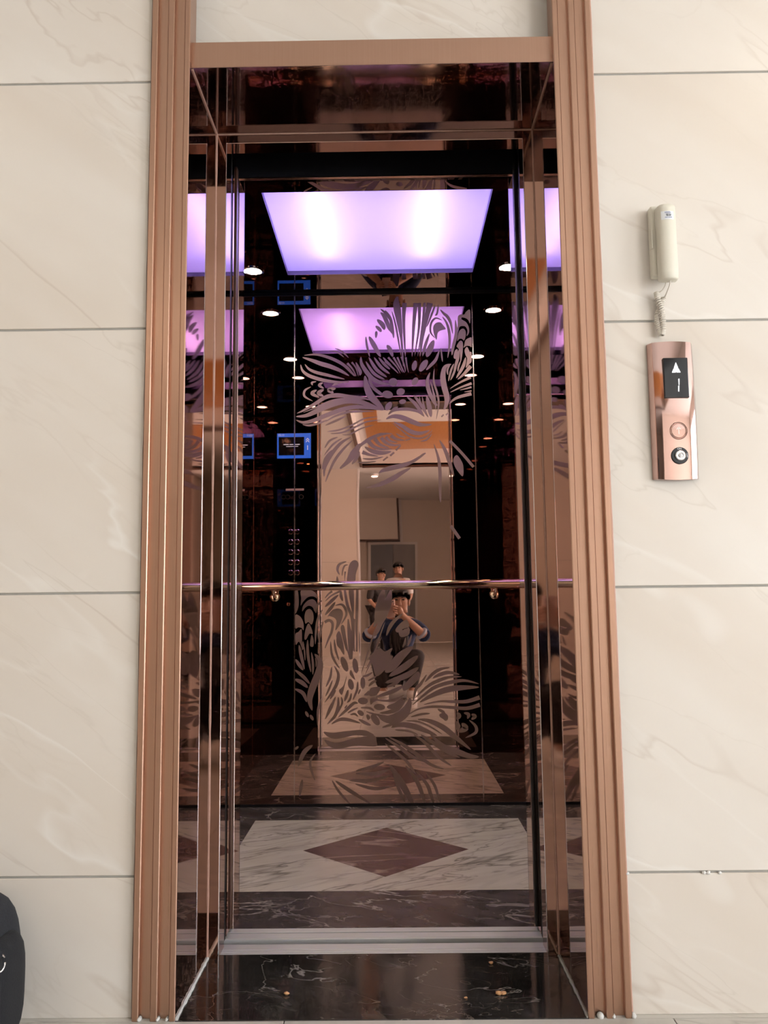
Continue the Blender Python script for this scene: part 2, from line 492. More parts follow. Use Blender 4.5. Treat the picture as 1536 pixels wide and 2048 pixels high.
obj('wood_panel', box(TX0 + 0.10, TX1, TY0 + 0.005, -5.535, TZ - 0.012, TZ + 0.001), M['wood'], ce)
obj('wood_panel', box(TX0 + 0.10, TX0 + 0.28, -5.5, TY1, TZ - 0.012, TZ + 0.001), M['wood'], ce)
b = box(TX0 - 0.035, TX0, TY0 - 0.035, TY1, HL - 0.02, HL + 0.03)
box(TX0, TX1, TY0 - 0.06, TY0, HL - 0.03, HL + 0.03, bm=b)
obj('tray_trim', b, M['brown_trim'], ce)

def plate_wall(name, pieces, label, m):
    bb = None
    for p in pieces:
        bb = box(*p, bm=bb) if bb is not None else box(*p)
    return tag(obj(name, bb, m), label, kind='structure')
wl = plate_wall('wall_left', [(XL - 0.2, XL, YB, 0.28, 0, HL)], 'plain cream side wall of the lobby', M['wall_plain'])
ps = [(XR, XR + 0.2, YB, 0.28, 0, WZ0), (XR, XR + 0.2, YB, 0.28, WZ1, HL)]
ys = [0.28] + [v for w in WIN for v in (w[1], w[0])] + [YB]
for i in range(0, len(ys), 2):
    ps.append((XR, XR + 0.2, ys[i + 1], ys[i], WZ0, WZ1))
wr = plate_wall('wall_right', ps, 'cream side wall of the lobby with tall windows', M['wall_plain'])
wb = plate_wall('wall_back', [(XL, XR, YB - 0.2, YB, 0, HL)], 'far tiled wall of the lobby seen in the lift mirror', M['wall_plain'])
obj('bulkhead', box(-1.6, 0.15, YB, YB + 0.30, 2.16, HL), M['wall_plain'], wb)
b = box(0.15, 0.19, YB, YB + 0.31, 2.13, HL)
box(-1.6, 0.15, YB, YB + 0.31, 2.125, 2.16, bm=b)
obj('bulkhead_trim', b, M['brown_trim'], wb)
obj('pilaster', box(0.19, 0.25, YB, YB + 0.05, 0, HL), M['white'], wb)
# pier left of the tray
pr = plate_wall('wall_pier', [(XL, -0.50, -8.1, -7.79, 0, HL)], 'cream pier standing left of the far doorway', M['wall_plain'])
pr2 = plate_wall('wall_light_block', [(2.4, XR, -8.4, -8.1, 0, HL), (2.4, 2.6, YB, -8.4, 0, HL), (-1.8, -1.6, YB, -8.1, 0, HL)], 'unseen cream partition added to keep window light off the far passage', M['wall_plain'])  # unseen walls added to block window light and darken the far passage
obj('corner_trim', box(-0.50, -0.478, -8.1, -7.785, 0, HL), M['white_trim'], pr)
obj('joint', box(XL, -0.50, -7.791, -7.789, 1.49, 1.494), M['grout'], pr)
for k, (wy0, wy1) in enumerate(WIN):
    w = empty('window_%d' % (k + 1), (XR + 0.1, (wy0 + wy1) / 2, WZ0), kind='structure')
    bb = box(XR + 0.06, XR + 0.12, wy0, wy1, WZ0, WZ0 + 0.06)   # sashes stand open: no panes
    box(XR + 0.06, XR + 0.12, wy0, wy1, WZ1 - 0.06, WZ1, bm=bb)
    n = 3
    for i in range(n + 1):
        yy = wy0 + (wy1 - wy0 - 0.06) * i / n
        box(XR + 0.06, XR + 0.12, yy, yy + 0.06, WZ0 + 0.06, WZ1 - 0.06, bm=bb)
    obj('window_frame', bb, M['win_frame'], w)
# far double door
d = empty('door_1', (0.05, YB + 0.03, 0), kind='structure')
b = box(-0.46, -0.41, YB, YB + 0.08, 0, 2.12); box(0.50, 0.55, YB, YB + 0.08, 0, 2.12, bm=b); box(-0.41, 0.50, YB, YB + 0.08, 2.07, 2.12, bm=b)
obj('door_frame', b, M['white'], d)
l1 = obj('leaf', box(-0.41, 0.04, YB, YB + 0.045, 0.01, 2.07), M['door_grey'], d)
l2 = obj('leaf', box(0.05, 0.50, YB, YB + 0.06, 0.01, 2.07), M['door_grey2'], d)
obj('handle', box(0.00, 0.02, YB + 0.045, YB + 0.09, 0.95, 1.10), M['chrome'], l1)
obj('handle', box(0.07, 0.09, YB + 0.06, YB + 0.105, 0.95, 1.10), M['chrome'], l2)

# lobby ceiling lamps (the one beyond the tray shows in the mirror, the others are added fill)
for k, (lx, ly, lab) in enumerate(((-1.9, -1.5, 'unseen fill lamp added to the lobby ceiling nearest the left wall'), (-1.9, -4.2, 'unseen fill lamp added to the lobby ceiling left of the tray'),
                                   (-0.25, -8.4, 'round lit lamp in the lobby ceiling beyond the tray'), (1.6, -1.3, 'unseen fill lamp added to the lobby ceiling near the windows'))):
    lk_ = 0.4 if ly < -8 else 1.0
    t = empty('ceiling_lamp', (lx, ly, HL), lab, 'lamp', 'lobby ceiling lamps')
    obj('lamp_rim', lathe([(0.17 * lk_, 0.0), (0.17 * lk_, -0.035), (0.145 * lk_, -0.045), (0.145 * lk_, -0.03)], (lx, ly, HL), seg=32), M['white_trim'], t, True, 40)
    obj('lamp_lens', lathe([(0.144 * lk_, -0.03), (0.10 * lk_, -0.048), (0.02 * lk_, -0.052)], (lx, ly, HL), seg=32), M['ceil_lamp'], t, True)

# ================================================================== lift doorway trim
tr = empty('trim_1', (0, 0, 0), 'brushed rose copper casing and deep mirrored reveal of the lift doorway', kind='structure')
yf, yg = -0.015, -0.002
def casing_profile(s):
    e = [(0.4265, yf), (0.4395, yf), (0.4395, yg), (0.4640, yg), (0.4640, yf), (0.4790, yf), (0.4790, yg), (0.5030, yg), (0.5030, yf), (0.5165, yf), (0.5165, 0.055), (0.4265, 0.055)]
    return [(s * x, y) for x, y in e]
for s in (-1, 1):
    bm_ = prism(casing_profile(s), 'z', 0.0, HL)
    ed = [e for e in bm_.edges if abs(e.verts[0].co.z - e.verts[1].co.z) > 1 and e.verts[0].co.y < yf + 1e-4]
    bmesh.ops.bevel(bm_, geom=ed, offset=0.0017, segments=1, profile=0.5, affect='EDGES')
    obj('ribbed_casing', bm_, M['copper'], tr)
    # rubbed sealant against the tiles; left bead coloured dark as the casing's cast shadow
    path = [(s * (0.5185 + 0.0012 * random.random()), -0.0005, z * 0.06) for z in range(0, 50)]
    obj('edge_sealant_shadow', tube(path, 0.0028, 6), M['brown_trim'] if s < 0 else M['sealant_copper'], tr)
obj('head_casing', box(-CA, CA, 0.005, 0.046, ZL + 0.0008, 2.184), M['copper_flat'], tr)
# plaster smears at the feet of the casings
for px_, r_ in ((-0.5015, 0.0050), (-0.4630, 0.0042), (-0.4440, 0.0035), (0.4520, 0.0075), (0.4785, 0.0045), (0.5200, 0.0060)):
    obj('plaster_smear', ellipsoid((px_, yf + 0.006, 0.003), (r_, 0.010, r_ * 0.9), 10, 6), M['sealant'], tr, True)
# deep reveal, mirror bronze plates
for s in (-1, 1):
    x0, x1 = sorted((s * 0.4262, s * 0.4365))
    obj('reveal_plate', box(x0, x1, -0.0128, YR + 0.02, 0.0, ZL + 0.005), M['reveal_mirror'], tr)
obj('reveal_head', box(-0.4262, 0.4262, 0.0054, YR + 0.02, ZL, ZL + 0.0008), M['head_mirror'], tr)
# mitre beads
for s in (-1, 1):
    pts = [(s * 0.4258, 0.008 + (YR - 0.008) * i / 12, ZL - 0.0012) for i in range(13)]
    obj('head_bead', tube(pts, 0.0030, 8), M['sealant_copper'], tr)
    pts = [(s * 0.4262 + random.uniform(-.0003, .0003), YR - 0.0008, 0.004 + (ZL - 0.006) * i / 60) for i in range(61)]
    obj('corner_bead', tube(pts, [0.0027 + random.uniform(-.0006, .0007) for _ in pts], 8), M['sealant_copper'], tr)
    pts = [(s * 0.4255, -0.012 + (YR + 0.010) * i / 24, 0.0015) for i in range(25)]
    obj('floor_bead', tube(pts, [(0.0040 if s < 0 else 0.0030) + random.uniform(-.0012, .0012) for _ in pts], 8), M['sealant'] if s < 0 else M['grout'], tr)
obj('head_seam', tube([(-0.4265, YR - 0.001, ZL - 0.001), (0.4265, YR - 0.001, ZL - 0.001)], 0.0022, 8), M['sealant_copper'], tr)
# landing jambs
tj = empty('trim_2', (0, YR, 0), 'narrow copper mirror jambs and head of the landing opening', kind='structure')
for s in (-1, 1):
    x0, x1 = sorted((s * JX, s * 0.4275))
    obj('jamb_strip', box(x0, x1, YR, YR + 0.0030, 0.0, ZL, 0.0006, 1), M['jamb_mirror'], tj)
    x0, x1 = sorted((s * JX, s * (JX + 0.004)))
    obj('jamb_return', box(x0, x1, YR + 0.003, 0.352, 0.0, ZH + 0.02), M['reveal_mirror'], tj)
    obj('jamb_edge', tube([(s * (JX - 0.0004), YR + 0.0004, 0.0), (s * (JX - 0.0004), YR + 0.0004, ZH)], 0.0013, 8), M['chrome'], tj)
obj('head_strip', box(-JX, JX, YR, YR + 0.003, ZH, ZL, 0.0006, 1), M['reveal_mirror'], tj)
obj('head_return', box(-JX, JX, YR + 0.003, 0.335, ZH, ZH + 0.004), M['reveal_mirror'], tj)
obj('head_edge', tube([(-JX, YR + 0.0004, ZH), (JX, YR + 0.0004, ZH)], 0.0011, 8), M['seam'], tj)

# granite threshold slab
tag(obj('granite_threshold', box(-0.4275, 0.4275, -0.0135, SILL0 - 0.0005, -0.05, 0.0, 0.0015, 1), M['granite']),
    'black polished granite threshold with fine white veins', 'threshold')

# aluminium sills
sl = empty('landing_sill', (0, SILL0, 0), 'grooved aluminium door sill on the landing side', 'door sill')
w_ = SILLG0 - SILL0
for a, c in ((0.0, 0.010), (0.012, 0.024), (0.026, 0.058)):
    obj('sill_rail', box(-0.46, 0.46, SILL0 + a, SILL0 + c, -0.02, 0.0, 0.0006, 1), M['alu'], sl)
obj('sill_base', box(-0.46, 0.46, SILL0, SILLG0, -0.04, -0.012), M['alu_dark'], sl)
sl = empty('car_sill', (0, SILLG1, 0), 'grooved aluminium door sill at the edge of the lift car floor', 'door sill')
for a, c in ((0.0, 0.006), (0.008, 0.040), (0.046, SILL1 - SILLG1)):
    obj('sill_rail', box(-0.46, 0.46, SILLG1 + a, SILLG1 + c, -0.02, 0.0, 0.0006, 1), M['alu'], sl)
obj('sill_base', box(-0.46, 0.46, SILLG1, SILL1, -0.04, -0.012), M['alu_dark'], sl)
tag(obj('gap_plate', box(-0.46, 0.46, SILLG0, SILLG1, -0.06, -0.018), M['alu_dark']), 'dark plate in the gap between the two aluminium sills', 'sill gap', kind='structure')  # darker plate filling the gap between the sills

# landing doors and car doors, slid open into their pockets
for s, side in ((-1, 'left'), (1, 'right')):
    e = empty('door_%d' % (2 if s < 0 else 3), (s * 0.62, 0.365, 0.003), kind='structure')
    x0, x1 = sorted((s * (JX + 0.006), s * 0.83))
    obj('door_panel', box(x0, x1, 0.356, 0.386, 0.006, ZH + 0.03), M['rose_mirror'], e)
    x0, x1 = sorted((s * (JX + 0.0035), s * (JX + 0.0065)))
    obj('edge_strip', box(x0, x1, 0.352, 0.389, 0.006, ZH + 0.03), M['rubber'], e)
    e = empty('door_%d' % (4 if s < 0 else 5), (s * 0.62, 0.425, 0.003), kind='structure')
    x0, x1 = sorted((s * (JX + 0.004), s * 0.83))
    obj('door_panel', box(x0, x1, 0.402, 0.440, 0.006, ZH + 0.04), M['rose_mirror'], e)
    x0, x1 = sorted((s * (JX - (0.0022 if s > 0 else 0.0)), s * (JX + 0.004)))
    obj('rubber_edge', box(x0, x1, 0.438, 0.462, 0.010, ZH + 0.02, 0.0015, 2), M['rubber'] if s > 0 else M['brown_trim'], e)

# ================================================================== lift shaft and car shell
tag(obj('wall_shaft', merge(merge(box(-1.15, -1.10, 0.28, 2.1, -0.5, 3.1), box(1.10, 1.15, 0.28, 2.1, -0.5, 3.1)),
        merge(merge(box(-1.15, 1.15, 2.05, 2.1, -0.5, 3.1), box(-1.15, 1.15, 0.28, 2.1, 3.05, 3.1)), box(-1.15, 1.15, 0.0, 2.1, -0.5, -0.45))), M['shaft']),
    'dark concrete lift shaft around the car', kind='structure')

# car floor of inlaid marble
cf = tag(obj('floor_car', box(-SW, SW, SILL1, BW + 0.02, -0.06, -0.014), M['grout']), 'inlaid marble floor of the lift car', kind='structure')
LX, LY0, LY1 = 0.5204, 0.7461, 1.5507
for p in ((-SW, SW, SILL1 + 0.001, LY0), (-SW, SW, LY1, BW), (-SW, -LX, LY0, LY1), (LX, SW, LY0, LY1)):
    obj('border_slab', box(p[0], p[1], p[2], p[3], -0.014, 0.0), M['car_border'], cf)
cxd, cyd, hx, hy = 0.0, 1.150, 0.288, 0.281
dia = [(-hx, cyd), (cxd, cyd - hy), (hx, cyd), (cxd, cyd + hy)]
for poly in ([(-LX, LY0), (cxd, LY0), (cxd, cyd - hy), (-hx, cyd), (-LX, cyd)], [(LX, LY0), (LX, cyd), (hx, cyd), (cxd, cyd - hy), (cxd, LY0)],
             [(-LX, LY1), (-LX, cyd), (-hx, cyd), (cxd, cyd + hy), (cxd, LY1)], [(LX, LY1), (cxd, LY1), (cxd, cyd + hy), (hx, cyd), (LX, cyd)]):
    obj('pale_slab', prism(poly, 'z', -0.014, 0.0), M['car_light'], cf)
obj('diamond_slab', prism(dia, 'z', -0.014, 0.0), M['car_diamond'], cf)

# back wall: three mirror panels with polished edges
S0, S1 = -0.391, 0.408
bw = empty('wall_car_back', (0, BW, 0), 'rose gold mirror back wall of the lift car', kind='structure')
gp = 0.0012
backs = []
for x0, x1 in ((-SW, S0 - gp), (S0 + gp, S1 - gp), (S1 + gp, SW)):
    backs.append(obj('mirror_panel', box(x0, x1, BW, BW + 0.02, 0.0, ZC - 0.014), M['rose_mirror'], bw))
for sx in (S0, S1):
    obj('panel_seam', box(sx - 0.0022, sx + 0.0022, BW - 0.0015, BW + 0.01, 0.0, ZC - 0.014), M['seam'], bw)
obj('top_dark_trim', box(-SW, SW, BW - 0.004, BW + 0.02, ZC - 0.014, ZC), M['black'], bw)  # dark trim strip along the top of the mirror panels
obj('skirting', box(-SW, SW, BW - 0.002, BW + 0.02, 0.0, 0.012), M['black'], bw)
for s in (-1, 1):
    w = empty('wall_car_left' if s < 0 else 'wall_car_right', (s * SW, 1.1, 0), 'mirror side wall of the lift car', kind='structure')
    n = 3
    for i in range(n):
        y0 = FW + (BW - FW) * i / n; y1 = FW + (BW - FW) * (i + 1) / n
        x0, x1 = sorted((s * SW, s * (SW + 0.02)))
        obj('mirror_panel', box(x0, x1, y0 + 0.001, y1 - 0.001, 0, ZC), M['rose_mirror'], w)
        if i:
            x0, x1 = sorted((s * (SW - 0.001), s * (SW + 0.01)))
            obj('panel_seam', box(x0, x1, y0 - 0.002, y0 + 0.002, 0, ZC), M['seam'], w)
# front of the car: returns, jambs and transom
wf = empty('wall_car_front', (0, FW, 0), 'black mirror front returns and header of the lift car', kind='structure')
for s in (-1, 1):
    x0, x1 = sorted((s * JX, s * SW))
    obj('front_return', box(x0, x1, FW - 0.012, FW, 0, ZC), M['dark_mirror'], wf)
    x0, x1 = sorted((s * JX, s * (JX + 0.012)))
    obj('car_jamb', box(x0, x1, 0.468, FW - 0.012, 0, ZH), M['reveal_mirror'], wf)
    obj('jamb_edge', tube([(s * (JX - 0.0003), 0.469, 0), (s * (JX - 0.0003), 0.469, ZH)], 0.0012, 8), M['seam'], wf)
obj('transom', box(-JX, JX, FW - 0.012, FW, ZH + 0.035, ZC), M['dark_mirror'], wf)
obj('header_soffit', box(-JX - 0.05, JX + 0.05, 0.474, FW - 0.012, ZH + 0.035, ZH + 0.045), M['black'], wf)
obj('header', box(-0.6, 0.6, 0.466, 0.474, ZH - 0.001, 2.42), M['black'], wf)
obj('header_edge', box(-0.41, 0.41, 0.4645, 0.4755, ZH - 0.003, ZH), M['seam'], wf)

# car ceiling with the recessed light box
PX0, PX1, PY0, PY1, PR = -0.396, 0.393, 0.850, 1.560, 0.018
b = box(-SW, PX0, FW, BW, ZC, ZC + 0.0015)
box(PX1, SW, FW, BW, ZC, ZC + 0.0015, bm=b)
box(PX0, PX1, FW, PY0, ZC, ZC + 0.0015, bm=b)
box(PX0, PX1, PY1, BW, ZC, ZC + 0.0015, bm=b)
cc = tag(obj('ceiling_car', b, M['ceil_mirror']), 'dark mirror ceiling of the lift car', kind='structure')
lb = empty('light_panel', ((PX0 + PX1) / 2, (PY0 + PY1) / 2, ZC), 'square violet backlit light panel in the lift ceiling', 'light panel')
obj('diffuser', box(PX0, PX1, PY0, PY1, ZC + PR, ZC + PR + 0.003), M['diffuser'], lb)
b = box(PX0 - 0.004, PX0, PY0 - 0.004, PY1 + 0.004, ZC + 0.0017, ZC + 0.24)
box(PX1, PX1 + 0.004, PY0 - 0.004, PY1 + 0.004, ZC + 0.0017, ZC + 0.24, bm=b)
box(PX0, PX1, PY0 - 0.004, PY0, ZC + 0.0017, ZC + 0.24, bm=b)
box(PX0, PX1, PY1, PY1 + 0.004, ZC + 0.0017, ZC + 0.24, bm=b)
box(PX0, PX1, PY0, PY1, ZC + 0.236, ZC + 0.24, bm=b)
obj('light_box', b, M['box_grey'], lb)
for tx in (-0.215, 0.185):
    obj('lamp_tube', tube([(tx, PY0 - 0.0 + 0.02, ZC + 0.090), (tx, PY1 - 0.12, ZC + 0.090)], 0.020, 14), M['tube'], lb)

# recessed downlights
for s, ly, lab in ((-1, 1.5075, 'bright recessed downlight in the back left corner of the lift ceiling'), (1, 1.5075, 'bright recessed downlight in the back right corner of the lift ceiling'),
                   (-1, 0.755, 'recessed downlight near the door on the left of the lift ceiling'), (1, 0.755, 'recessed downlight near the door on the right of the lift ceiling')):
    lx = s * 0.537
    t = empty('downlight', (lx, ly, ZC), lab, 'downlight', 'lift ceiling downlights')
    obj('rim', lathe([(0.046, 0.0), (0.046, -0.003), (0.037, -0.0045), (0.036, -0.001)], (lx, ly, ZC), seg=28), M['chrome'], t, True, 40)
    obj('lens', lathe([(0.036, -0.0012), (0.02, -0.0026), (0.004, -0.003)], (lx, ly, ZC), seg=28), M['lamp_white'], t, True)
    sd = bpy.data.lights.new('downlight_beam', 'SPOT')
    sd.energy = 26.0; sd.color = (1.0, 0.90, 0.74); sd.spot_size = math.radians(115); sd.spot_blend = 0.7; sd.shadow_soft_size = 0.03
    so = bpy.data.objects.new('downlight_beam', sd); so.location = (0, 0, -0.006); so.parent = t
    COL.objects.link(so)

# ================================================================== things in the car
hr = empty('handrail', (-0.01, BW - 0.055, 0.93), 'brass tube handrail across the lift mirror wall', 'handrail')
yh, zh = BW - 0.055, 0.928
obj('rail', tube([(-0.612, yh, zh), (-0.608, yh, zh), (0.598, yh, zh), (0.602, yh, zh)], [0.017, 0.019, 0.019, 0.017], 24), M['brass'], hr, True, 50)
for bx_ in (-0.475, 0.475):
    br = obj('bracket', tube([(bx_, BW, zh - 0.045), (bx_, BW - 0.03, zh - 0.043), (bx_, yh + 0.004, zh - 0.030), (bx_, yh, zh - 0.012)], 0.0075, 12), M['brass'], hr, True, 50)
    obj('bracket_plate', lathe([(0.020, 0.0), (0.020, -0.006), (0.012, -0.010)], (bx_, BW, zh - 0.045), 'y', 20), M['brass'], br, True, 40)

# floor display above the operating panel
ds = empty('lift_display', (-0.5375, FW, 1.704), 'blue lift display screen showing floor 1, high on the car operating panel', 'display')
obj('bezel', box(-0.642, -0.433, FW, FW + 0.004, 1.699, 1.859), M['glass_black'], ds)
yy = FW + 0.0042
obj('screen', box(-0.637, -0.438, FW + 0.004, yy + 0.0002, 1.704, 1.854), M['lcd_blue'], ds)
obj('video_window', box(-0.628, -0.479, yy, yy + 0.0008, 1.722, 1.832), M['glass_black'], ds)
RB = (PI / 2, 0, PI)
text('clock_text', '11:22', 0.016, (-0.612, yy + 0.0012, 1.8435), RB, M['lcd_text'], ds)
text('floor_digit', '1', 0.040, (-0.458, yy + 0.0012, 1.765), RB, M['lcd_text'], ds)
b = bmesh.new()
for dz in (0.0, 0.012):
    for sg in (-1, 1):
        pts = [(-0.458, 1.813 + dz), (-0.458, 1.808 + dz), (-0.458 + sg * 0.010, 1.798 + dz), (-0.458 + sg * 0.010, 1.803 + dz)]
        prism(pts, 'y', yy + 0.0008, yy + 0.0012, bm=b)
obj('up_chevron', b, M['lcd_text'], ds)
b = bmesh.new()
for k, (x0, w) in enumerate(((-0.60, 0.03), (-0.565, 0.022), (-0.535, 0.03))):
    box(x0, x0 + w, yy + 0.0008, yy + 0.0012, 1.785, 1.789, bm=b)
box(-0.585, -0.515, yy + 0.0008, yy + 0.0012, 1.774, 1.777, bm=b)
obj('caption', b, M['lcd_text'], ds)

cp = empty('operating_panel', (-0.5375, FW, 0.8), 'car operating panel with two columns of round floor buttons', 'control panel')
obj('faceplate', box(-0.672, -0.403, FW, FW + 0.003, 0.70, 1.690, 0.001, 1), M['dark_mirror'], cp)
for r in range(5):
    for c_ in (-1, 1):
        bx_, bz = -0.537 + c_ * 0.019, 1.270 - r * 0.060
        bt = obj('button', lathe([(0.0125, 0.003), (0.0125, 0.007), (0.010, 0.0085)], (bx_, FW, bz), 'y', 20), M['glass_black'], cp, True, 40)
        obj('button_ring', lathe([(0.0155, 0.003), (0.0155, 0.006), (0.0130, 0.0075), (0.0126, 0.0065)], (bx_, FW, bz), 'y', 20), M['chrome'], bt, True, 40)
obj('emergency_light', box(-0.586, -0.479, FW + 0.003, FW + 0.006, 1.512, 1.524), M['alu'], cp)
for c_ in (-0.60, -0.575, -0.495):
    obj('speaker_ring', lathe([(0.014, 0.003), (0.014, 0.0045), (0.011, 0.0045), (0.010, 0.003)], (c_, FW, 1.475), 'y', 20), M['key_black'], cp, True, 40)
lk = obj('key_lock', lathe([(0.011, 0.003), (0.011, 0.007), (0.008, 0.008)], (-0.57, FW, 0.848), 'y', 20), M['chrome'], cp, True, 40)
obj('indicator', box(-0.462, -0.447, FW + 0.003, FW + 0.0045, 1.665, 1.672), M['lcd_red'], cp)

# ================================================================== wall things right of the doorway
hp = empty('hall_call_panel', (0.668, 0.0, 1.12), 'rose gold lift call panel with display, up button and key switch', 'call panel')
def faceplate(x0, x1, z0, z1, bulge, depth, sag, nxs=14, nzs=20, cx_tilt=0.0):
    b_ = bmesh.new(); grid = []
    for j in range(nzs + 1):
        row = []
        for i in range(nxs + 1):
            u = i / nxs * 2 - 1; v = j / nzs * 2 - 1
            xx = (x0 + x1) / 2 + u * (x1 - x0) / 2
            zz = (z0 + z1) / 2 + v * ((z1 - z0) / 2 + sag * (1 - u * u))
            edge = max(0, abs(u) - 0.80) / 0.20
            yv = -(depth + bulge * (1 - v * v) + 0.002 * (1 - u * u)) + edge ** 2 * 0.012
            row.append(b_.verts.new((xx, yv, zz)))
        grid.append(row)
    for j in range(nzs):
        for i in range(nxs):
            b_.faces.new((grid[j][i], grid[j][i + 1], grid[j + 1][i + 1], grid[j + 1][i]))
    rim = [grid[0][i] for i in range(nxs + 1)] + [grid[j][nxs] for j in range(1, nzs + 1)] + [grid[nzs][i] for i in range(nxs - 1, -1, -1)] + [grid[j][0] for j in range(nzs - 1, 0, -1)]
    bk = [b_.verts.new((v.co.x, 0.0, v.co.z)) for v in rim]
    for i in range(len(rim)):
        k = (i + 1) % len(rim)
        b_.faces.new((rim[i], bk[i], bk[k], rim[k]))
    b_.faces.new(bk)
    return b_
HX0, HX1, HZ0, HZ1 = 0.6145, 0.7155, 1.119, 1.426
obj('faceplate', faceplate(HX0, HX1, HZ0, HZ1, 0.005, 0.016, 0.003), M['rose_panel'], hp, True, 45)
hcx = 0.6685
sc_ = obj('display', box(0.6420, 0.6965, -0.0265, -0.018, 1.298, 1.389, 0.0015, 2), M['glass_black'], hp)
ysn = -0.0268
b = bmesh.new()
ax, az = 0.6695, 1.3555
prism([(ax, az + 0.0225), (ax + 0.0045, az + 0.0105), (ax, az + 0.0005), (ax - 0.0045, az + 0.0105)], 'y', ysn - 0.0004, ysn, bm=b)
for sg in (-1, 1):
    prism([(ax + sg * 0.0051, az + 0.0090), (ax + sg * 0.0095, az - 0.0005), (ax + sg * 0.0008, az - 0.0005)], 'y', ysn - 0.0004, ysn, bm=b)
obj('up_arrow', b, M['led'], sc_)
b = prism([(0.6735, 1.3405), (0.6757, 1.3405), (0.6750, 1.3275), (0.6735, 1.3265)], 'y', ysn - 0.0004, ysn)
prism([(0.6725, 1.3245), (0.6745, 1.3255), (0.6735, 1.3115), (0.6718, 1.3125)], 'y', ysn - 0.0004, ysn, bm=b)
obj('floor_digit', b, M['led'], sc_)
bt = obj('up_button', lathe([(0.0165, -0.018), (0.0165, -0.0225), (0.0150, -0.0238), (0.004, -0.0240)], (0.6695, 0, 1.2245), 'y', 32), M['rose_panel'], hp, True, 35)
obj('button_ring', lathe([(0.0200, -0.018), (0.0200, -0.0225), (0.0185, -0.0240), (0.0172, -0.0228), (0.0170, -0.018)], (0.6695, 0, 1.2245), 'y', 32), M['rose_panel'], bt, True, 35)
b = box(0.6688, 0.6702, -0.0244, -0.0238, 1.2165, 1.2320)
prism([(0.6695, 1.2335), (0.6748, 1.2275), (0.6735, 1.2265), (0.6695, 1.2310)], 'y', -0.0244, -0.0238, bm=b)
prism([(0.6695, 1.2335), (0.6642, 1.2275), (0.6655, 1.2265), (0.6695, 1.2310)], 'y', -0.0244, -0.0238, bm=b)
obj('arrow_mark', b, M['chrome'], bt)
ks = obj('key_switch', lathe([(0.0190, -0.016), (0.0190, -0.0225), (0.0180, -0.0238), (0.002, -0.0240)], (0.6700, 0, 1.1690), 'y', 32), M['key_black'], hp, True, 35)
obj('key_barrel', lathe([(0.0115, -0.022), (0.0115, -0.0265), (0.0100, -0.0280), (0.0062, -0.0280), (0.0058, -0.0255), (0.001, -0.0255)], (0.6700, 0, 1.1690), 'y', 28), M['chrome'], ks, True, 35)
b = lathe([(0.0048, -0.024), (0.0048, -0.0275), (0.0020, -0.0285)], (0.6700, 0, 1.1690), 'y', 16)
obj('key_core', b, M['alu'], ks, True, 35)
RF = (PI / 2, 0, 0)
text('on_mark', 'ON', 0.0060, (0.6690, -0.0242, 1.1838), RF, M['sticker'], ks)
text('off_mark', 'OFF', 0.0055, (0.6848, -0.0242, 1.1690), (PI / 2, PI / 2, 0), M['sticker'], ks)

# intercom handset
ic = empty('intercom_handset', (0.652, 0.0, 1.57), 'ivory intercom handset hanging on its wall cradle above the call panel', 'intercom')
b = box(0.6300, 0.6790, -0.026, 0.0, 1.5790, 1.7440, 0.004, 3)
cr = obj('cradle', b, M['ivory'], ic, True, 40)
obj('hook_switch', box(0.6290, 0.6320, -0.030, -0.010, 1.642, 1.685, 0.001, 1), M['ivory'], cr)
# handset: D-shaped section, slightly waisted
b = bmesh.new(); rings = []
hz = [(1.5620, 0.80), (1.5650, 0.97), (1.5800, 1.0), (1.6300, 0.99), (1.6600, 0.98), (1.6900, 0.99), (1.7250, 1.0), (1.7330, 0.97), (1.7360, 0.82)]
for z_, k in hz:
    row = []
    for i in range(15):
        a = PI * i / 14
        row.append(b.verts.new((0.6600 - math.cos(a) * 0.0215 * k, -0.034 - math.sin(a) ** 0.7 * 0.020 * k if 0 < i < 14 else -0.034, z_)))
    row.append(b.verts.new((0.6600 + 0.0212 * k, -0.0275, z_))); row.append(b.verts.new((0.6600 - 0.0212 * k, -0.0275, z_)))
    rings.append(row)
for j in range(len(rings) - 1):
    for i in range(17):
        b.faces.new((rings[j][i], rings[j][(i + 1) % 17], rings[j + 1][(i + 1) % 17], rings[j + 1][i]))
b.faces.new(rings[0]); b.faces.new(rings[-1][::-1])
hs = obj('handset', b, M['ivory'], ic, True, 50)
obj('handset_pad', box(0.640, 0.680, -0.0285, -0.0255, 1.567, 1.600), M['ivory'], hs)
obj('handset_pad', box(0.640, 0.680, -0.0285, -0.0255, 1.700, 1.732), M['ivory'], hs)
# curved paper label, wraps the front
b = bmesh.new(); lo = []; hi = []
for i in range(9):
    a = PI * (0.26 + 0.44 * i / 8)
    xx = 0.6600 - math.cos(a) * 0.0218; yv = -0.0343 - math.sin(a) ** 0.7 * 0.0200
    lo.append(b.verts.new((xx, yv, 1.698))); hi.append(b.verts.new((xx, yv, 1.7175)))
for i in range(8):
    b.faces.new((lo[i], lo[i + 1], hi[i + 1], hi[i]))
st = obj('paper_label', b, M['sticker'], ic, True)
yl = -0.0550
text('label_text', 'HYD-', 0.0062, (0.6595, yl, 1.7135), RF, M['ink_blue'], st)
text('label_text', '電梯', 0.0062, (0.6605, yl, 1.7075), RF, M['ink'], st)
b = box(0.6520, 0.6585, yl, yl + 0.0004, 1.7020, 1.7030); box(0.6595, 0.6680, yl, yl + 0.0004, 1.7020, 1.7030, bm=b)
obj('label_line', b, M['ink_blue'], st)
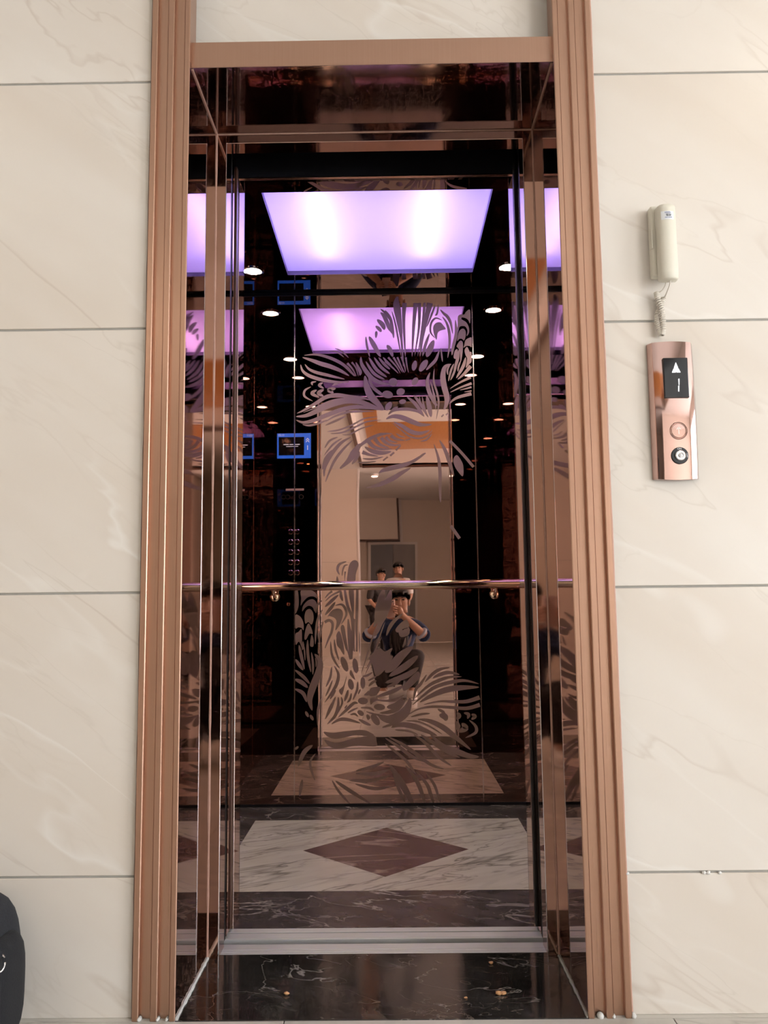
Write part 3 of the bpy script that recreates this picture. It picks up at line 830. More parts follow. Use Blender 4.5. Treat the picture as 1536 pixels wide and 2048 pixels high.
# coiled cord: two leads and a folded coil
def coil(path, n, r, rt_):
    P = [Vector(p) for p in path]; out = []
    seg = 9
    tot = n * seg
    for k in range(tot + 1):
        t = k / tot * (len(P) - 1); i = min(int(t), len(P) - 2); f = t - i
        p = P[i].lerp(P[i + 1], f); d_ = (P[i + 1] - P[i]).normalized()
        ux = d_.cross(Vector((0, 1, 0))).normalized(); uy = d_.cross(ux)
        a = 2 * PI * k / seg
        out.append(p + (ux * math.cos(a) + uy * math.sin(a)) * r)
    return tube(out, rt_, 6)
obj('cord_lead', tube([(0.6570, -0.030, 1.567), (0.6555, -0.026, 1.556), (0.6500, -0.020, 1.547), (0.6420, -0.018, 1.542)], 0.0014, 8), M['cord'], ic, True)
obj('cord_lead', tube([(0.6630, -0.040, 1.566), (0.6622, -0.034, 1.552), (0.6585, -0.026, 1.540), (0.6545, -0.020, 1.530)], 0.0016, 8), M['cord'], ic, True)
obj('coiled_cord', coil([(0.6390, -0.014, 1.545), (0.6405, -0.015, 1.530), (0.6460, -0.018, 1.505), (0.6495, -0.017, 1.480), (0.6490, -0.015, 1.455), (0.6465, -0.013, 1.446)], 24, 0.0050, 0.0020), M['cord'], ic, True)
obj('coiled_cord', coil([(0.6545, -0.012, 1.533), (0.6490, -0.0095, 1.515), (0.6405, -0.0095, 1.495), (0.6385, -0.010, 1.475), (0.6430, -0.011, 1.455), (0.6460, -0.012, 1.446)], 24, 0.0050, 0.0020), M['cord'], ic, True)

# ================================================================== bag on the floor at the left
def soft_box(c, h, n, power=3.2, fn=None):
    """superellipsoid lump, half sizes h"""
    b_ = bmesh.new()
    bmesh.ops.create_uvsphere(b_, u_segments=n, v_segments=n // 2, radius=1.0)
    for v in b_.verts:
        d_ = v.co.normalized()
        k = (abs(d_.x) ** power + abs(d_.y) ** power + abs(d_.z) ** power) ** (-1 / power)
        p = Vector((d_.x * h[0] * k, d_.y * h[1] * k, d_.z * h[2] * k))
        if fn: p = fn(p)
        v.co = Vector(c) + p
    return b_
bg = empty('backpack', (-0.86, -0.16, 0), 'black nylon backpack standing on the floor against the tiled wall', 'backpack')
taper = lambda p: Vector((p.x * (1.0 - 0.10 * (p.z / 0.15)), p.y, p.z))
obj('main_body', soft_box((-0.893, -0.105, 0.1445), (0.165, 0.098, 0.1425), 48, 4.0, taper), M['fabric'], bg, True)
obj('front_pocket', soft_box((-0.890, -0.195, 0.118), (0.165, 0.055, 0.115), 40, 3.6, taper), M['fabric'], bg, True)
obj('side_pocket', soft_box((-0.745, -0.125, 0.110), (0.034, 0.070, 0.105), 32, 3.4), M['fabric2'], bg, True)
def arc_xz(cx_, cz_, rx, rz, y_, a0, a1, n):
    return [(cx_ + rx * math.cos(a0 + (a1 - a0) * i / n), y_, cz_ + rz * math.sin(a0 + (a1 - a0) * i / n)) for i in range(n + 1)]
for r_, dz_, y_ in ((0.128, 0.0, -0.2475), (0.146, 0.022, -0.2360)):
    zp = obj('zip_line', tube(arc_xz(-0.890, 0.135 + dz_, r_, 0.082, y_, PI, 0, 28) + [(-0.890 + r_, y_ + 0.006, 0.135 + dz_ - 0.03 * k_) for k_ in range(1, 4)], 0.0024, 6), M['zip'], bg, True)
    obj('piping', tube(arc_xz(-0.890, 0.135 + dz_, r_ + 0.006, 0.088, y_ + 0.002, PI, 0, 28), 0.0013, 6), M['piping'], zp, True)
obj('strap', box(-0.728, -0.712, -0.235, -0.18, 0.03, 0.205, 0.003, 2), M['fabric2'], bg)
rg = obj('carabiner', tube([(-0.7020 + 0.006 * math.cos(a), -0.213 + 0.007 * math.cos(a), 0.198 + 0.015 * math.sin(a)) for a in [2 * PI * i / 20 + 0.6 for i in range(19)]], 0.0018, 8), M['chrome'], bg, True)
obj('webbing_loop', tube([(-0.714, -0.205, 0.232), (-0.704, -0.212, 0.222), (-0.701, -0.214, 0.211)], 0.0035, 8), M['fabric2'], bg, True)

# ================================================================== crumbs
for (cx_, cy_, r_, lab) in ((-0.210, 0.097, 0.0055, 'orange crumb left of centre on the black threshold'), (0.2555, 0.090, 0.0062, 'larger orange crumb of the touching pair on the black threshold'),
                            (0.2650, 0.091, 0.0060, 'right-hand orange crumb of the touching pair on the black threshold'), (0.257, 0.244, 0.0045, 'orange crumb close to the aluminium sill'), (0.182, 0.075, 0.0030, 'tiny pale crumb in front of the orange pair')):
    b_ = bmesh.new(); bmesh.ops.create_icosphere(b_, subdivisions=2, radius=1)
    for v in b_.verts:
        f = 1 + random.uniform(-.22, .22); v.co = Vector((cx_ + v.co.x * r_ * f * 1.2, cy_ + v.co.y * r_ * f, r_ * 0.55 + v.co.z * r_ * 0.62 * f))
    zmin = min(v.co.z for v in b_.verts)
    for v in b_.verts: v.co.z -= zmin
    tag(obj('crumb', b_, M['crumb'], None, True), lab, 'crumb', 'crumbs on the threshold')
for (cx_, r_, lab) in ((0.683, 0.0042, 'white plaster crumb leftmost in the lowest right tile joint'), (0.692, 0.0045, 'white plaster crumb in the middle of the lowest right tile joint'), (0.716, 0.0040, 'white plaster crumb rightmost in the lowest right tile joint'), (0.5215, 0.0045, 'white plaster blob where the tile joint meets the copper casing')):
    b_ = bmesh.new(); bmesh.ops.create_icosphere(b_, subdivisions=2, radius=1)
    for v in b_.verts:
        f = 1 + random.uniform(-.3, .3); v.co = Vector((cx_ + v.co.x * r_ * f, -0.0005 + v.co.y * r_ * 0.8 * f, 0.2815 + v.co.z * r_ * 0.8 * f))
    tag(obj('plaster_crumb', b_, M['crumb_w'], None, True), lab, 'crumb', 'plaster crumbs in the tile joint')

# ================================================================== etched ornament on the middle mirror panel
# (kind, width, x, z, x, z, ...) in millimetres on the panel; l = tapered both ends, a/b = full start and pointed end, u = even, w = width list, p = closed shape
PATTERN = [
('l',11.9,[-349,1958,-295,1961,-248,1950,-207,1933,-170,1910,-132,1871,-118,1859]),
('l',16.5,[-356,1949,-315,1935,-272,1918,-231,1905,-184,1884,-147,1861]),
('l',5.1,[-236,1976,-201,1971,-169,1946]),
('l',5.7,[-210,1989,-178,1973,-149,1944]),
('l',13.1,[-364,1916,-356,1889,-333,1868,-295,1852,-249,1840,-191,1832,-144,1835]),
('l',11.9,[-345,1917,-327,1895,-295,1879,-249,1867,-208,1856,-167,1846]),
('l',7.4,[-294,1837,-314,1832,-310,1820]),
('l',8.5,[-317,1814,-345,1797,-346,1770,-310,1748]),
('l',10.2,[-264,1832,-281,1820,-260,1805]),
('l',13.1,[-292,1799,-313,1783,-281,1765]),
('l',14.2,[-260,1801,-284,1784,-262,1770]),
('l',6.8,[-196,1824,-211,1823,-223,1817]),
('l',15.9,[-207,1804,-237,1798,-217,1784]),
('b',9.9,[-178,1916,-149,1895,-126,1859]),
('b',8.5,[-155,1919,-132,1892,-115,1859]),
('b',7.1,[-135,1923,-117,1898,-106,1859]),
('l',12.8,[-117,1923,-103,1891,-97,1876,-100,1862]),
('l',16.5,[-94,1948,-91,1915,-68,1876,-42,1846,-5,1827,35,1819]),
('l',27.0,[-77,1861,-69,1811,-52,1769,-26,1739,8,1703]),
('l',12.8,[-62,1858,-43,1810,-11,1780,15,1765]),
('l',12.8,[-59,1945,-24,1887,22,1852]),
('l',11.4,[-73,1927,-36,1870,13,1841]),
('l',11.4,[-35,1944,-4,1899,35,1867]),
('l',10.2,[-15,1944,11,1911,36,1888]),
('l',8.5,[5,1944,23,1922,43,1904]),
('l',14.8,[-381,1693,-342,1711,-290,1742,-249,1766,-202,1774,-150,1767,-92,1760,-55,1748]),
('l',22.1,[-385,1679,-339,1683,-290,1704,-232,1730,-165,1747,-107,1743,-49,1724,0,1703]),
('l',7.1,[-353,1696,-295,1719,-237,1745,-185,1756,-133,1760,-78,1750]),
('l',16.5,[-385,1664,-353,1652,-310,1659,-249,1683,-180,1708,-116,1719,-49,1713,3,1702]),
('l',8.5,[-356,1643,-325,1638,-281,1648,-246,1662]),
('l',8.5,[-255,1653,-209,1679,-151,1696,-93,1698,-35,1698]),
('l',8.5,[-255,1637,-209,1657,-160,1679]),
('l',6.2,[-247,1609,-192,1617,-137,1637,-79,1666,-21,1672]),
('l',6.8,[-232,1600,-180,1604,-122,1628,-70,1651,-6,1659]),
('l',5.7,[-180,1594,-146,1596,-93,1622,-36,1637]),
('l',7.9,[-199,1584,-235,1568,-258,1535]),
('l',7.1,[-180,1579,-221,1551,-261,1502]),
('l',13.1,[-141,1583,-183,1559,-221,1516,-256,1452,-261,1406]),
('l',10.2,[-133,1570,-183,1521,-221,1466,-256,1382]),
('l',11.9,[-224,1527,-253,1487,-269,1438]),
('l',6.2,[-243,1610,-197,1615,-154,1629]),
('l',5.7,[-229,1599,-183,1604,-142,1620]),
('l',4.5,[-171,1592,-140,1596]),
('w',[5.7,17.0,27.0,17.0,11.4,12.8,11.4,1.4],[-190,1443,-155,1474,-129,1509,-108,1540,-94,1550,-59,1573,-10,1593,42,1597]),
('l',11.4,[-138,1461,-117,1488,-103,1517]),
('b',15.6,[-65,1565,-42,1540,-5,1527,41,1528]),
('l',16.5,[-81,1539,-48,1519,-5,1510,37,1516]),
('b',14.2,[-91,1515,-60,1503,-20,1495]),
('l',7.4,[-91,1486,-48,1483,2,1493]),
('l',6.2,[-115,1470,-77,1468,-30,1473]),
('b',15.6,[-36,1574,-13,1548,27,1532]),
('b',14.2,[-7,1579,13,1556,47,1544,80,1547]),
('b',11.9,[13,1582,33,1563,65,1556]),
('b',13.6,[36,1588,59,1572,98,1565]),
('l',5.1,[61,1597,77,1585,98,1579]),
('u',6.8,[78,1543,57,1521]),
('u',6.8,[49,1512,32,1497]),
('u',5.7,[21,1492,0,1476]),
('u',4.3,[100,1565,122,1571]),
('w',[2.3,11.4,17.6,17.0,11.4,8.5,7.9,3.4],[-19,1420,-3,1431,23,1439,80,1452,124,1467,163,1490,176,1500,188,1507]),
('l',17.6,[-77,1355,-21,1368,37,1393,80,1419,121,1441]),
('l',11.9,[225,1548,244,1483,250,1419,249,1332,250,1286]),
('l',14.2,[250,1565,276,1515,295,1456,311,1402]),
('u',10.2,[296,1560,334,1520,368,1480,398,1442]),
('p',0,[325,1496,342,1476,353,1447,350,1401,326,1427,314,1450,309,1477]),
('u',11.4,[293,1183,312,1154,330,1127]),
('l',18.7,[15,1662,45,1674,83,1669,132,1648,172,1634,218,1635]),
('l',15.9,[48,1649,85,1631,125,1604,166,1596,208,1609]),
('l',6.2,[39,1647,76,1617,116,1584,159,1573,194,1583,220,1609]),
('l',6.2,[165,1560,194,1567,218,1594]),
('l',5.1,[59,1598,76,1584,100,1579]),
('l',21.0,[310,1908,281,1895,271,1853,276,1806,287,1758,283,1723,272,1700]),
('l',7.4,[304,1906,292,1883,293,1859]),
('l',7.9,[321,1910,307,1877,295,1830]),
('l',7.9,[337,1921,321,1870,304,1834]),
('l',11.4,[346,1975,337,1927,320,1875]),
('l',6.2,[352,1924,342,1897,338,1873]),
('l',11.9,[375,1939,362,1897,330,1843]),
('a',14.8,[396,1898,367,1864,336,1837]),
('a',10.2,[395,1846,349,1825,301,1796]),
('a',9.7,[398,1819,351,1802,301,1779]),
('a',7.4,[397,1802,372,1795,345,1789]),
('a',5.1,[397,1785,364,1780]),
('a',13.1,[396,1772,339,1757,313,1743,297,1726]),
('b',8.5,[14,1926,48,1895,73,1869]),
('b',7.4,[28,1943,66,1898,81,1869]),
('b',7.4,[52,1943,77,1898,92,1872]),
('b',6.8,[69,1943,92,1886,101,1872]),
('b',6.8,[87,1945,101,1900,104,1875]),
('b',6.8,[107,1942,112,1900,118,1872]),
('p',0,[68,1829,64,1819,55,1813,43,1813,33,1819,30,1830,33,1840,43,1847,55,1847,65,1840]),
('p',0,[47,1769,41,1760,28,1756,13,1759,3,1767,0,1778,6,1787,19,1791,34,1788,44,1780]),
('p',0,[100,1791,99,1781,92,1773,81,1769,70,1771,64,1778,64,1788,71,1797,83,1801,93,1798]),
('p',0,[156,1824,148,1816,138,1814,132,1818,132,1828,136,1839,145,1847,154,1849,160,1844,161,1835]),
('p',0,[38,1712,29,1704,19,1701,12,1706,11,1716,16,1728,26,1737,36,1740,42,1735,43,1724]),
('p',0,[105,1743,103,1736,96,1731,86,1729,78,1732,74,1738,76,1744,83,1749,93,1751,101,1748]),
('l',14.8,[214,1872,201,1830,209,1783,231,1735,244,1720]),
('l',7.9,[233,1887,230,1830,244,1776,250,1729,238,1657]),
('l',7.1,[216,1830,232,1759,238,1697]),
('l',13.1,[107,1764,139,1737,162,1707,185,1670]),
('l',11.9,[139,1769,168,1730,203,1667]),
('l',7.1,[165,1763,169,1730,185,1700]),
('l',7.1,[177,1763,185,1715,196,1683]),
('l',17.6,[197,1765,208,1715,215,1668]),
('u',5.1,[271,1679,261,1669]),
('u',5.1,[294,1688,281,1677]),
('l',11.9,[25,1684,55,1702,107,1706,156,1695,182,1673]),
('l',10.2,[69,1717,49,1705,25,1682]),
('p',0,[342,2090,344,2127,357,2137,372,2136,381,2149,399,2156,398,2096,389,2111,376,2120,361,2123,353,2120,364,2111,380,2100,391,2078,392,2052,381,2036,385,2060,378,2078,366,2083,352,2080,340,2065]),
('p',0,[351,2063,366,2071,376,2060,377,2039,369,2016,359,2024,347,2023,339,2014,342,2042]),
('p',0,[396,2029,376,2018,369,1994,366,1983,379,1991,393,1990,402,1986,403,2025]),
('p',0,[335,1991,350,2014,362,2009,363,1982,358,1940,351,1918,349,1964,341,1982]),
('p',0,[321,1948,327,1970,338,1976,339,1958,332,1933,322,1935]),
('p',0,[370,1971,382,1986,393,1964,401,1960,400,1919,389,1907,374,1891,381,1931,375,1946]),
('b',16.5,[155,2193,144,2081,135,1946]),
('b',13.1,[172,2193,168,2081,146,1946]),
('b',10.2,[196,2193,182,2081,160,1946]),
('b',21.6,[220,2192,203,2126,183,2036,171,1946]),
('l',11.4,[215,2052,195,1996,182,1946]),
('l',22.7,[234,2020,215,1978,200,1942]),
('b',17.0,[105,2194,100,2112,105,1944]),
('w',[5.7,22.7,27.0,17.0,8.5,5.7,2.8],[73,2225,68,2194,72,2161,83,2082,89,2022,93,1947,96,1902]),
('l',7.4,[47,2157,62,2098,73,2034,86,1947]),
('l',11.9,[16,2162,39,2125,50,2068,54,2031]),
('l',8.5,[16,2119,33,2083,48,2051]),
('l',7.9,[272,2111,244,2121,223,2098,220,2056,239,2030]),
('p',0,[244,2098,264,2101,279,2085,288,2070,267,2064,252,2053,246,2021,234,2050,232,2080]),
('l',7.9,[244,2186,227,2141,203,2080]),
('l',11.4,[265,2161,280,2143,297,2127,311,2097,319,2047]),
('l',7.1,[258,2186,250,2143,241,2134]),
('l',10.2,[274,2128,293,2097,303,2055,304,2001,294,1937]),
('l',11.9,[332,2112,334,2048,320,1989,313,1948]),
('l',6.2,[264,1983,271,1919]),
('l',11.9,[258,1974,241,1930,217,1903,197,1883]),
('p',0,[156,1901,150,1888,143,1881,136,1883,133,1893,134,1907,140,1919,147,1926,154,1924,157,1915]),
('p',0,[197,1895,184,1882,173,1876,165,1881,166,1894,173,1911,186,1925,198,1930,205,1925,204,1912]),
('b',5.7,[171,2312,165,2266]),
('b',8.5,[187,2311,188,2263]),
('b',8.5,[209,2311,212,2262]),
('b',8.5,[242,2311,253,2262]),
('b',8.5,[265,2310,276,2261]),
('l',8.5,[-4,2168,19,2147,39,2113]),
('l',15.9,[-4,2152,13,2132,33,2083,42,2062]),
('l',17.6,[-20,2119,4,2095,13,2070]),
('l',13.1,[-27,2089,-11,2075,-1,2061]),
('l',10.2,[-24,2065,-24,2054,-26,2033]),
('l',8.5,[-71,2041,-67,2000,-54,1946]),
('l',17.6,[-57,2041,-35,2000,-5,1945]),
('l',15.9,[23,2000,37,1978,49,1945]),
('l',9.7,[-164,1033,-195,1021,-204,998,-195,975]),
('l',6.2,[-157,1018,-172,1015,-181,995,-184,970]),
('p',0,[-154,1013,-145,1030,-131,1038,-118,1034,-112,1020,-117,1000,-124,978,-129,944,-161,944,-159,986]),
('a',6.2,[-170,989,-172,970,-173,946]),
('b',11.9,[-204,943,-205,956,-206,969]),
('p',0,[-362,910,-317,909,-295,892,-287,868,-295,875,-311,883,-334,879,-354,859,-364,844,-362,876]),
('p',0,[-357,819,-354,842,-334,865,-312,871,-297,859,-294,838,-303,818,-312,836,-329,843,-345,834]),
('p',0,[-347,802,-340,823,-323,829,-311,814,-308,786,-317,762,-331,773,-343,766,-347,784]),
('p',0,[-388,802,-371,801,-357,784,-351,761,-352,738,-360,748,-374,751,-387,748]),
('p',0,[-348,704,-343,742,-331,767,-320,753,-312,723,-326,723,-340,699]),
('p',0,[-387,721,-374,731,-360,742,-358,692,-356,656,-371,690,-385,677]),
('p',0,[-324,679,-317,718,-308,697,-309,670,-320,668]),
('p',0,[-390,910,-377,910,-372,865,-376,831,-390,813]),
('l',7.4,[-271,867,-295,839,-298,811]),
('l',8.5,[-268,826,-289,788,-298,733,-301,677]),
('l',8.5,[-266,776,-281,724,-284,677]),
('a',8.5,[-227,905,-244,892,-259,875]),
('a',7.9,[-192,905,-230,886,-259,860]),
('l',11.4,[-200,889,-230,863,-259,837]),
('l',11.9,[-214,858,-235,830,-259,802]),
('p',0,[-247,798,-230,821,-207,830,-187,824,-181,801,-193,764,-214,736,-209,771,-216,788,-236,797]),
('l',9.7,[-214,843,-187,847,-171,829,-167,801,-189,761]),
('w',[9.7,10.2,9.7,8.5,7.4,4.5,1.7],[-260,771,-241,780,-226,765,-230,732,-242,704,-253,677,-259,660]),
('l',10.8,[-190,908,-189,885,-182,861]),
('w',[7.4,10.2,11.4,12.5,8.5,5.7],[-173,913,-162,846,-143,795,-138,759,-139,703,-141,648]),
('p',0,[-156,913,-134,913,-135,792,-145,829]),
('w',[8.5,9.7,8.5,6.2,6.8,6.2],[-118,913,-120,829,-123,745,-122,703,-122,675,-123,645]),
('u',4.5,[-131,784,-134,689,-133,645]),
('w',[2.8,11.4,17.0,18.2,14.2,8.5],[-159,784,-156,751,-152,717,-149,676,-148,634,-147,612]),
('p',0,[-191,745,-177,754,-169,706,-160,649,-172,661]),
('p',0,[-202,728,-191,707,-177,650,-205,668,-210,699]),
('p',0,[-163,596,-159,577,-161,564,-169,561,-179,570,-188,587,-193,607,-190,620,-183,623,-172,614]),
('p',0,[-117,586,-116,567,-121,555,-128,554,-136,565,-141,583,-141,602,-137,614,-129,615,-121,605]),
('p',0,[-137,509,-136,495,-141,485,-148,484,-156,491,-161,504,-161,518,-157,528,-150,529,-142,522]),
('p',0,[-87,512,-89,497,-95,488,-101,488,-106,498,-108,512,-106,527,-101,536,-94,536,-89,527]),
('p',0,[-76,434,-81,426,-92,422,-106,423,-116,430,-119,438,-114,446,-103,450,-90,449,-79,443]),
('p',0,[-3,408,-8,401,-21,397,-36,398,-47,404,-51,412,-46,419,-34,423,-19,422,-7,416]),
('p',0,[-96,376,-102,373,-110,375,-118,381,-122,389,-120,395,-114,398,-105,396,-98,390,-94,383]),
('p',0,[-34,365,-27,351,-27,339,-35,334,-46,338,-57,349,-64,363,-64,375,-57,380,-45,376]),
('p',0,[-147,567,-130,525,-153,548]),
('p',0,[-166,542,-173,510,-187,463,-200,481,-181,502]),
('l',8.5,[-235,690,-231,640,-217,604,-196,573]),
('l',7.9,[-219,699,-214,654,-199,608]),
('p',0,[-196,732,-180,681,-177,632,-194,656,-208,698,-210,717]),
('p',0,[-191,746,-176,754,-163,675,-152,607,-172,678]),
('l',4.3,[-111,730,-110,635]),
('l',8.5,[-230,583,-237,538,-256,496]),
('l',11.9,[-220,586,-202,549,-209,510,-226,480,-261,431]),
('l',7.4,[-227,526,-242,489,-258,456]),
('l',8.5,[-213,484,-226,464,-238,445]),
('p',0,[-214,456,-226,412,-248,374,-260,362,-248,401,-232,431]),
('l',11.9,[-203,454,-204,414,-218,374,-251,340]),
('l',7.4,[-190,454,-187,428,-207,383]),
('l',10.2,[-161,484,-167,460,-177,434]),
('l',7.9,[-147,470,-153,444,-166,429]),
('l',5.7,[-164,420,-177,405]),
('l',8.5,[-119,519,-123,482,-141,440]),
('l',5.7,[-108,486,-118,464]),
('l',11.4,[-119,426,-137,427,-170,398,-205,367]),
('l',6.8,[-119,408,-141,399,-164,386]),
('l',7.4,[-153,378,-134,382,-119,371]),
('l',11.9,[-233,341,-198,359,-160,358,-108,343]),
('l',8.5,[-108,408,-70,406,-50,393]),
('l',7.4,[-86,392,-48,380,-9,373,24,370]),
('l',12.5,[-82,379,-75,367,-77,356]),
('l',10.8,[-117,360,-90,345,-65,334]),
('p',0,[-93,460,-81,473,-72,479,-71,460]),
('p',0,[-67,485,-50,494,-23,492,-36,464,-68,457]),
('p',0,[-65,446,-35,440,-51,431,-65,420]),
('l',5.7,[-43,450,-11,458,19,464]),
('l',11.4,[-371,676,-362,630,-348,571]),
('l',10.2,[-334,698,-333,636,-320,559]),
('l',8.5,[-318,645,-311,594,-312,548]),
('l',5.7,[-301,621,-297,602,-299,581]),
('l',11.9,[-386,615,-371,592,-353,568]),
('l',11.9,[-389,570,-354,542,-325,510]),
('l',14.8,[-390,531,-360,517,-333,494]),
('l',13.1,[-390,490,-354,471,-338,433]),
('l',25.5,[-304,637,-281,605,-287,558,-315,489,-325,443,-315,398]),
('l',10.2,[-344,395,-337,383,-331,371]),
('l',10.2,[-324,380,-317,369,-310,357]),
('l',7.4,[-275,449,-290,402,-292,335]),
('l',5.1,[-351,677,-347,644,-345,609]),
('l',7.4,[-354,691,-353,669,-357,654]),
('w',[8.5,25.5,28.4,22.7,14.2,5.7],[-4,908,-13,873,-25,823,-32,784,-38,772,-48,750]),
('w',[5.7,19.9,31.2,31.2,19.9,11.4,4.0],[26,906,21,878,7,836,-8,800,-20,767,-31,733,-46,709]),
('l',13.1,[78,805,39,772,19,744,6,711]),
('p',0,[96,777,76,771,53,749,45,733,56,724,76,738,104,749]),
('l',15.9,[108,735,87,729,64,710]),
('l',5.7,[-30,764,-54,706,-71,651,-104,552]),
('l',6.2,[1,772,-26,700,-46,636,-88,546]),
('l',5.1,[-15,705,-38,661,-55,623,-83,571]),
('p',0,[-69,620,-38,650,-21,658,-1,644,30,658,21,630,33,619,1,570,-39,539,-55,585]),
('l',31.8,[119,664,68,624,29,580,-2,556]),
('l',23.8,[141,625,85,580,14,538]),
('l',20.4,[143,575,84,539,-3,511]),
('p',0,[59,735,84,735,104,746,103,715,67,705]),
('l',7.4,[89,704,83,677,75,660]),
('l',8.5,[115,715,106,687,97,668]),
('p',0,[139,558,147,533,111,495,80,477,74,495,106,531]),
('l',11.9,[76,535,39,507,4,493]),
('l',14.8,[76,497,27,474,-43,452]),
('l',8.5,[79,460,44,441,-1,436,-68,445]),
('l',22.1,[73,447,46,416,3,409]),
('l',13.6,[90,447,54,403,15,389,-28,384]),
('w',[5.7,19.9,34.1,36.9,31.2,17.0,5.7],[103,446,99,421,82,389,54,367,20,358,-13,362,-35,380]),
('l',9.1,[46,341,15,334,-17,324]),
('l',8.5,[-99,540,-78,543,-55,557]),
('l',6.8,[-75,521,-56,530,-39,540]),
('l',9.7,[-73,497,-56,513,-39,521]),
('l',11.9,[276,574,232,565,198,543,168,512]),
('l',13.1,[318,543,271,552,231,543,202,529]),
('l',11.9,[327,534,270,532,214,513,175,491,128,450]),
('l',13.1,[400,503,340,517,284,512,219,494,174,467,114,417]),
('l',20.4,[400,489,333,488,269,481,208,461,144,428]),
('a',14.8,[401,446,346,430,296,429,229,431,160,418]),
('a',13.6,[401,415,345,401,268,406,198,409,137,399,91,374]),
('l',7.9,[189,381,151,378,105,367]),
('l',11.4,[177,545,150,505,130,484,117,433]),
('l',10.2,[221,399,237,391,253,382]),
('l',22.1,[227,374,250,368,256,349]),
('l',14.8,[302,383,312,370,301,355]),
('l',11.9,[332,382,352,375,347,357]),
('l',13.1,[364,376,379,367,363,354]),
('l',10.8,[354,352,381,326,380,299,336,278]),
('l',20.4,[322,339,338,318,304,304]),
('l',17.0,[296,347,306,327,299,312]),
('l',19.3,[135,357,183,350,238,325,279,294,315,264,359,228]),
('l',7.1,[86,351,136,347,189,325,239,293]),
('l',19.3,[21,324,58,335,114,329,169,309,218,287]),
('l',7.1,[37,314,100,307,135,292]),
('l',20.4,[186,296,243,244,298,222,353,202,393,199]),
('l',14.8,[147,293,202,258,257,222,311,196]),
('l',11.9,[117,294,166,258,220,201,276,162]),
('l',11.9,[-5,281,50,246,110,202,170,179]),
('l',13.1,[9,285,64,256,127,213,187,169,243,149]),
('l',10.2,[-5,257,30,230,77,192,109,151,124,131]),
('l',23.3,[14,169,48,117,83,58,115,-4]),
('l',14.8,[80,166,122,111,146,57,163,0]),
('l',13.1,[124,142,169,89,185,46,199,2]),
('l',10.2,[168,133,202,83,224,12]),
('l',11.4,[28,126,56,58,76,14]),
('p',0,[-266,309,-229,305,-174,310,-118,315,-82,311,-51,292,-88,290,-132,293,-171,286,-216,279,-249,289]),
('p',0,[-263,277,-232,267,-199,265,-160,275,-110,285,-51,290,-41,268,-44,246,-110,249,-149,247,-194,239,-232,243,-252,257]),
('l',15.9,[-313,254,-349,225,-375,166]),
('l',8.5,[-301,219,-324,185,-316,142,-303,108]),
('l',8.5,[-373,249,-390,236]),
('l',11.4,[-357,113,-363,80,-369,44]),
('l',8.5,[-232,109,-200,58,-147,2]),
('l',13.1,[-218,106,-162,68,-64,8]),
('l',11.4,[-133,145,-64,161,-10,182]),
('l',13.1,[-133,135,-51,134,16,152]),
('l',13.1,[-161,108,-79,105,15,123]),
('l',11.4,[-134,92,-51,72,15,80]),
]

def spline(pts, n, closed=False):
    out = []
    N = len(pts)
    last = N if closed else N - 1
    for i in range(last):
        p0 = pts[(i - 1) % N] if (closed or i) else pts[0]
        p1 = pts[i]; p2 = pts[(i + 1) % N]
        p3 = pts[(i + 2) % N] if (closed or i + 2 < N) else pts[N - 1]
        for k in range(n):
            t = k / n
            out.append(tuple(0.5 * (2 * b_ + (c_ - a_) * t + (2 * a_ - 5 * b_ + 4 * c_ - d_) * t * t + (3 * b_ - a_ - 3 * c_ + d_) * t ** 3) for a_, b_, c_, d_ in zip(p0, p1, p2, p3)))
    if not closed:
        out.append(pts[-1])
    return out
PXA, PXB = S0 * 1000 + 3, S1 * 1000 - 3
def etched():
    bm_ = bmesh.new()
    y_ = BW - 0.0006
    clampx = lambda v: min(max(v, PXA), PXB) / 1000
    for idx_, (kd, w, c) in enumerate(PATTERN):
        y_ = BW - 0.0004 - idx_ * 2e-6
        pts = [(c[i], c[i + 1]) for i in range(0, len(c), 2)]
        if kd == 'p':
            q = spline(pts, 4, True)
            vs = [bm_.verts.new((clampx(x_), y_, z_ / 1000)) for x_, z_ in q]
            try: bm_.faces.new(vs)
            except ValueError: pass
            continue
        n = 6
        q = spline(pts, n)
        L = len(q)
        rows_ = []
        for i, (x_, z_) in enumerate(q):
            a_, b_ = q[max(i - 1, 0)], q[min(i + 1, L - 1)]
            dx, dz = b_[0] - a_[0], b_[1] - a_[1]
            m_ = math.hypot(dx, dz) or 1
            t = i / (L - 1)
            if kd == 'l': ww = w * max(math.sin(PI * t), 0) ** 0.65
            elif kd in 'ab': ww = w * (1 - t) ** 0.55
            elif kd == 'u': ww = w
            else:
                s_ = t * (len(w) - 1); k_ = min(int(s_), len(w) - 2); ww = w[k_] + (w[k_ + 1] - w[k_]) * (s_ - k_)
            ww = max(ww * 1.22, 0.5) / 2
            nx_, nz_ = -dz / m_ * ww, dx / m_ * ww
            rows_.append((bm_.verts.new((clampx(x_ + nx_), y_, (z_ + nz_) / 1000)), bm_.verts.new((clampx(x_ - nx_), y_, (z_ - nz_) / 1000))))
        for i in range(L - 1):
            bm_.faces.new((rows_[i][0], rows_[i + 1][0], rows_[i + 1][1], rows_[i][1]))
    for f in bm_.faces:
        f.normal_update()
        if f.normal.y > 0: f.normal_flip()
    return bm_
eo = obj('etched_ornament', etched(), M['etch'], backs[1], recalc=False)
eo['kind'] = 'stuff'


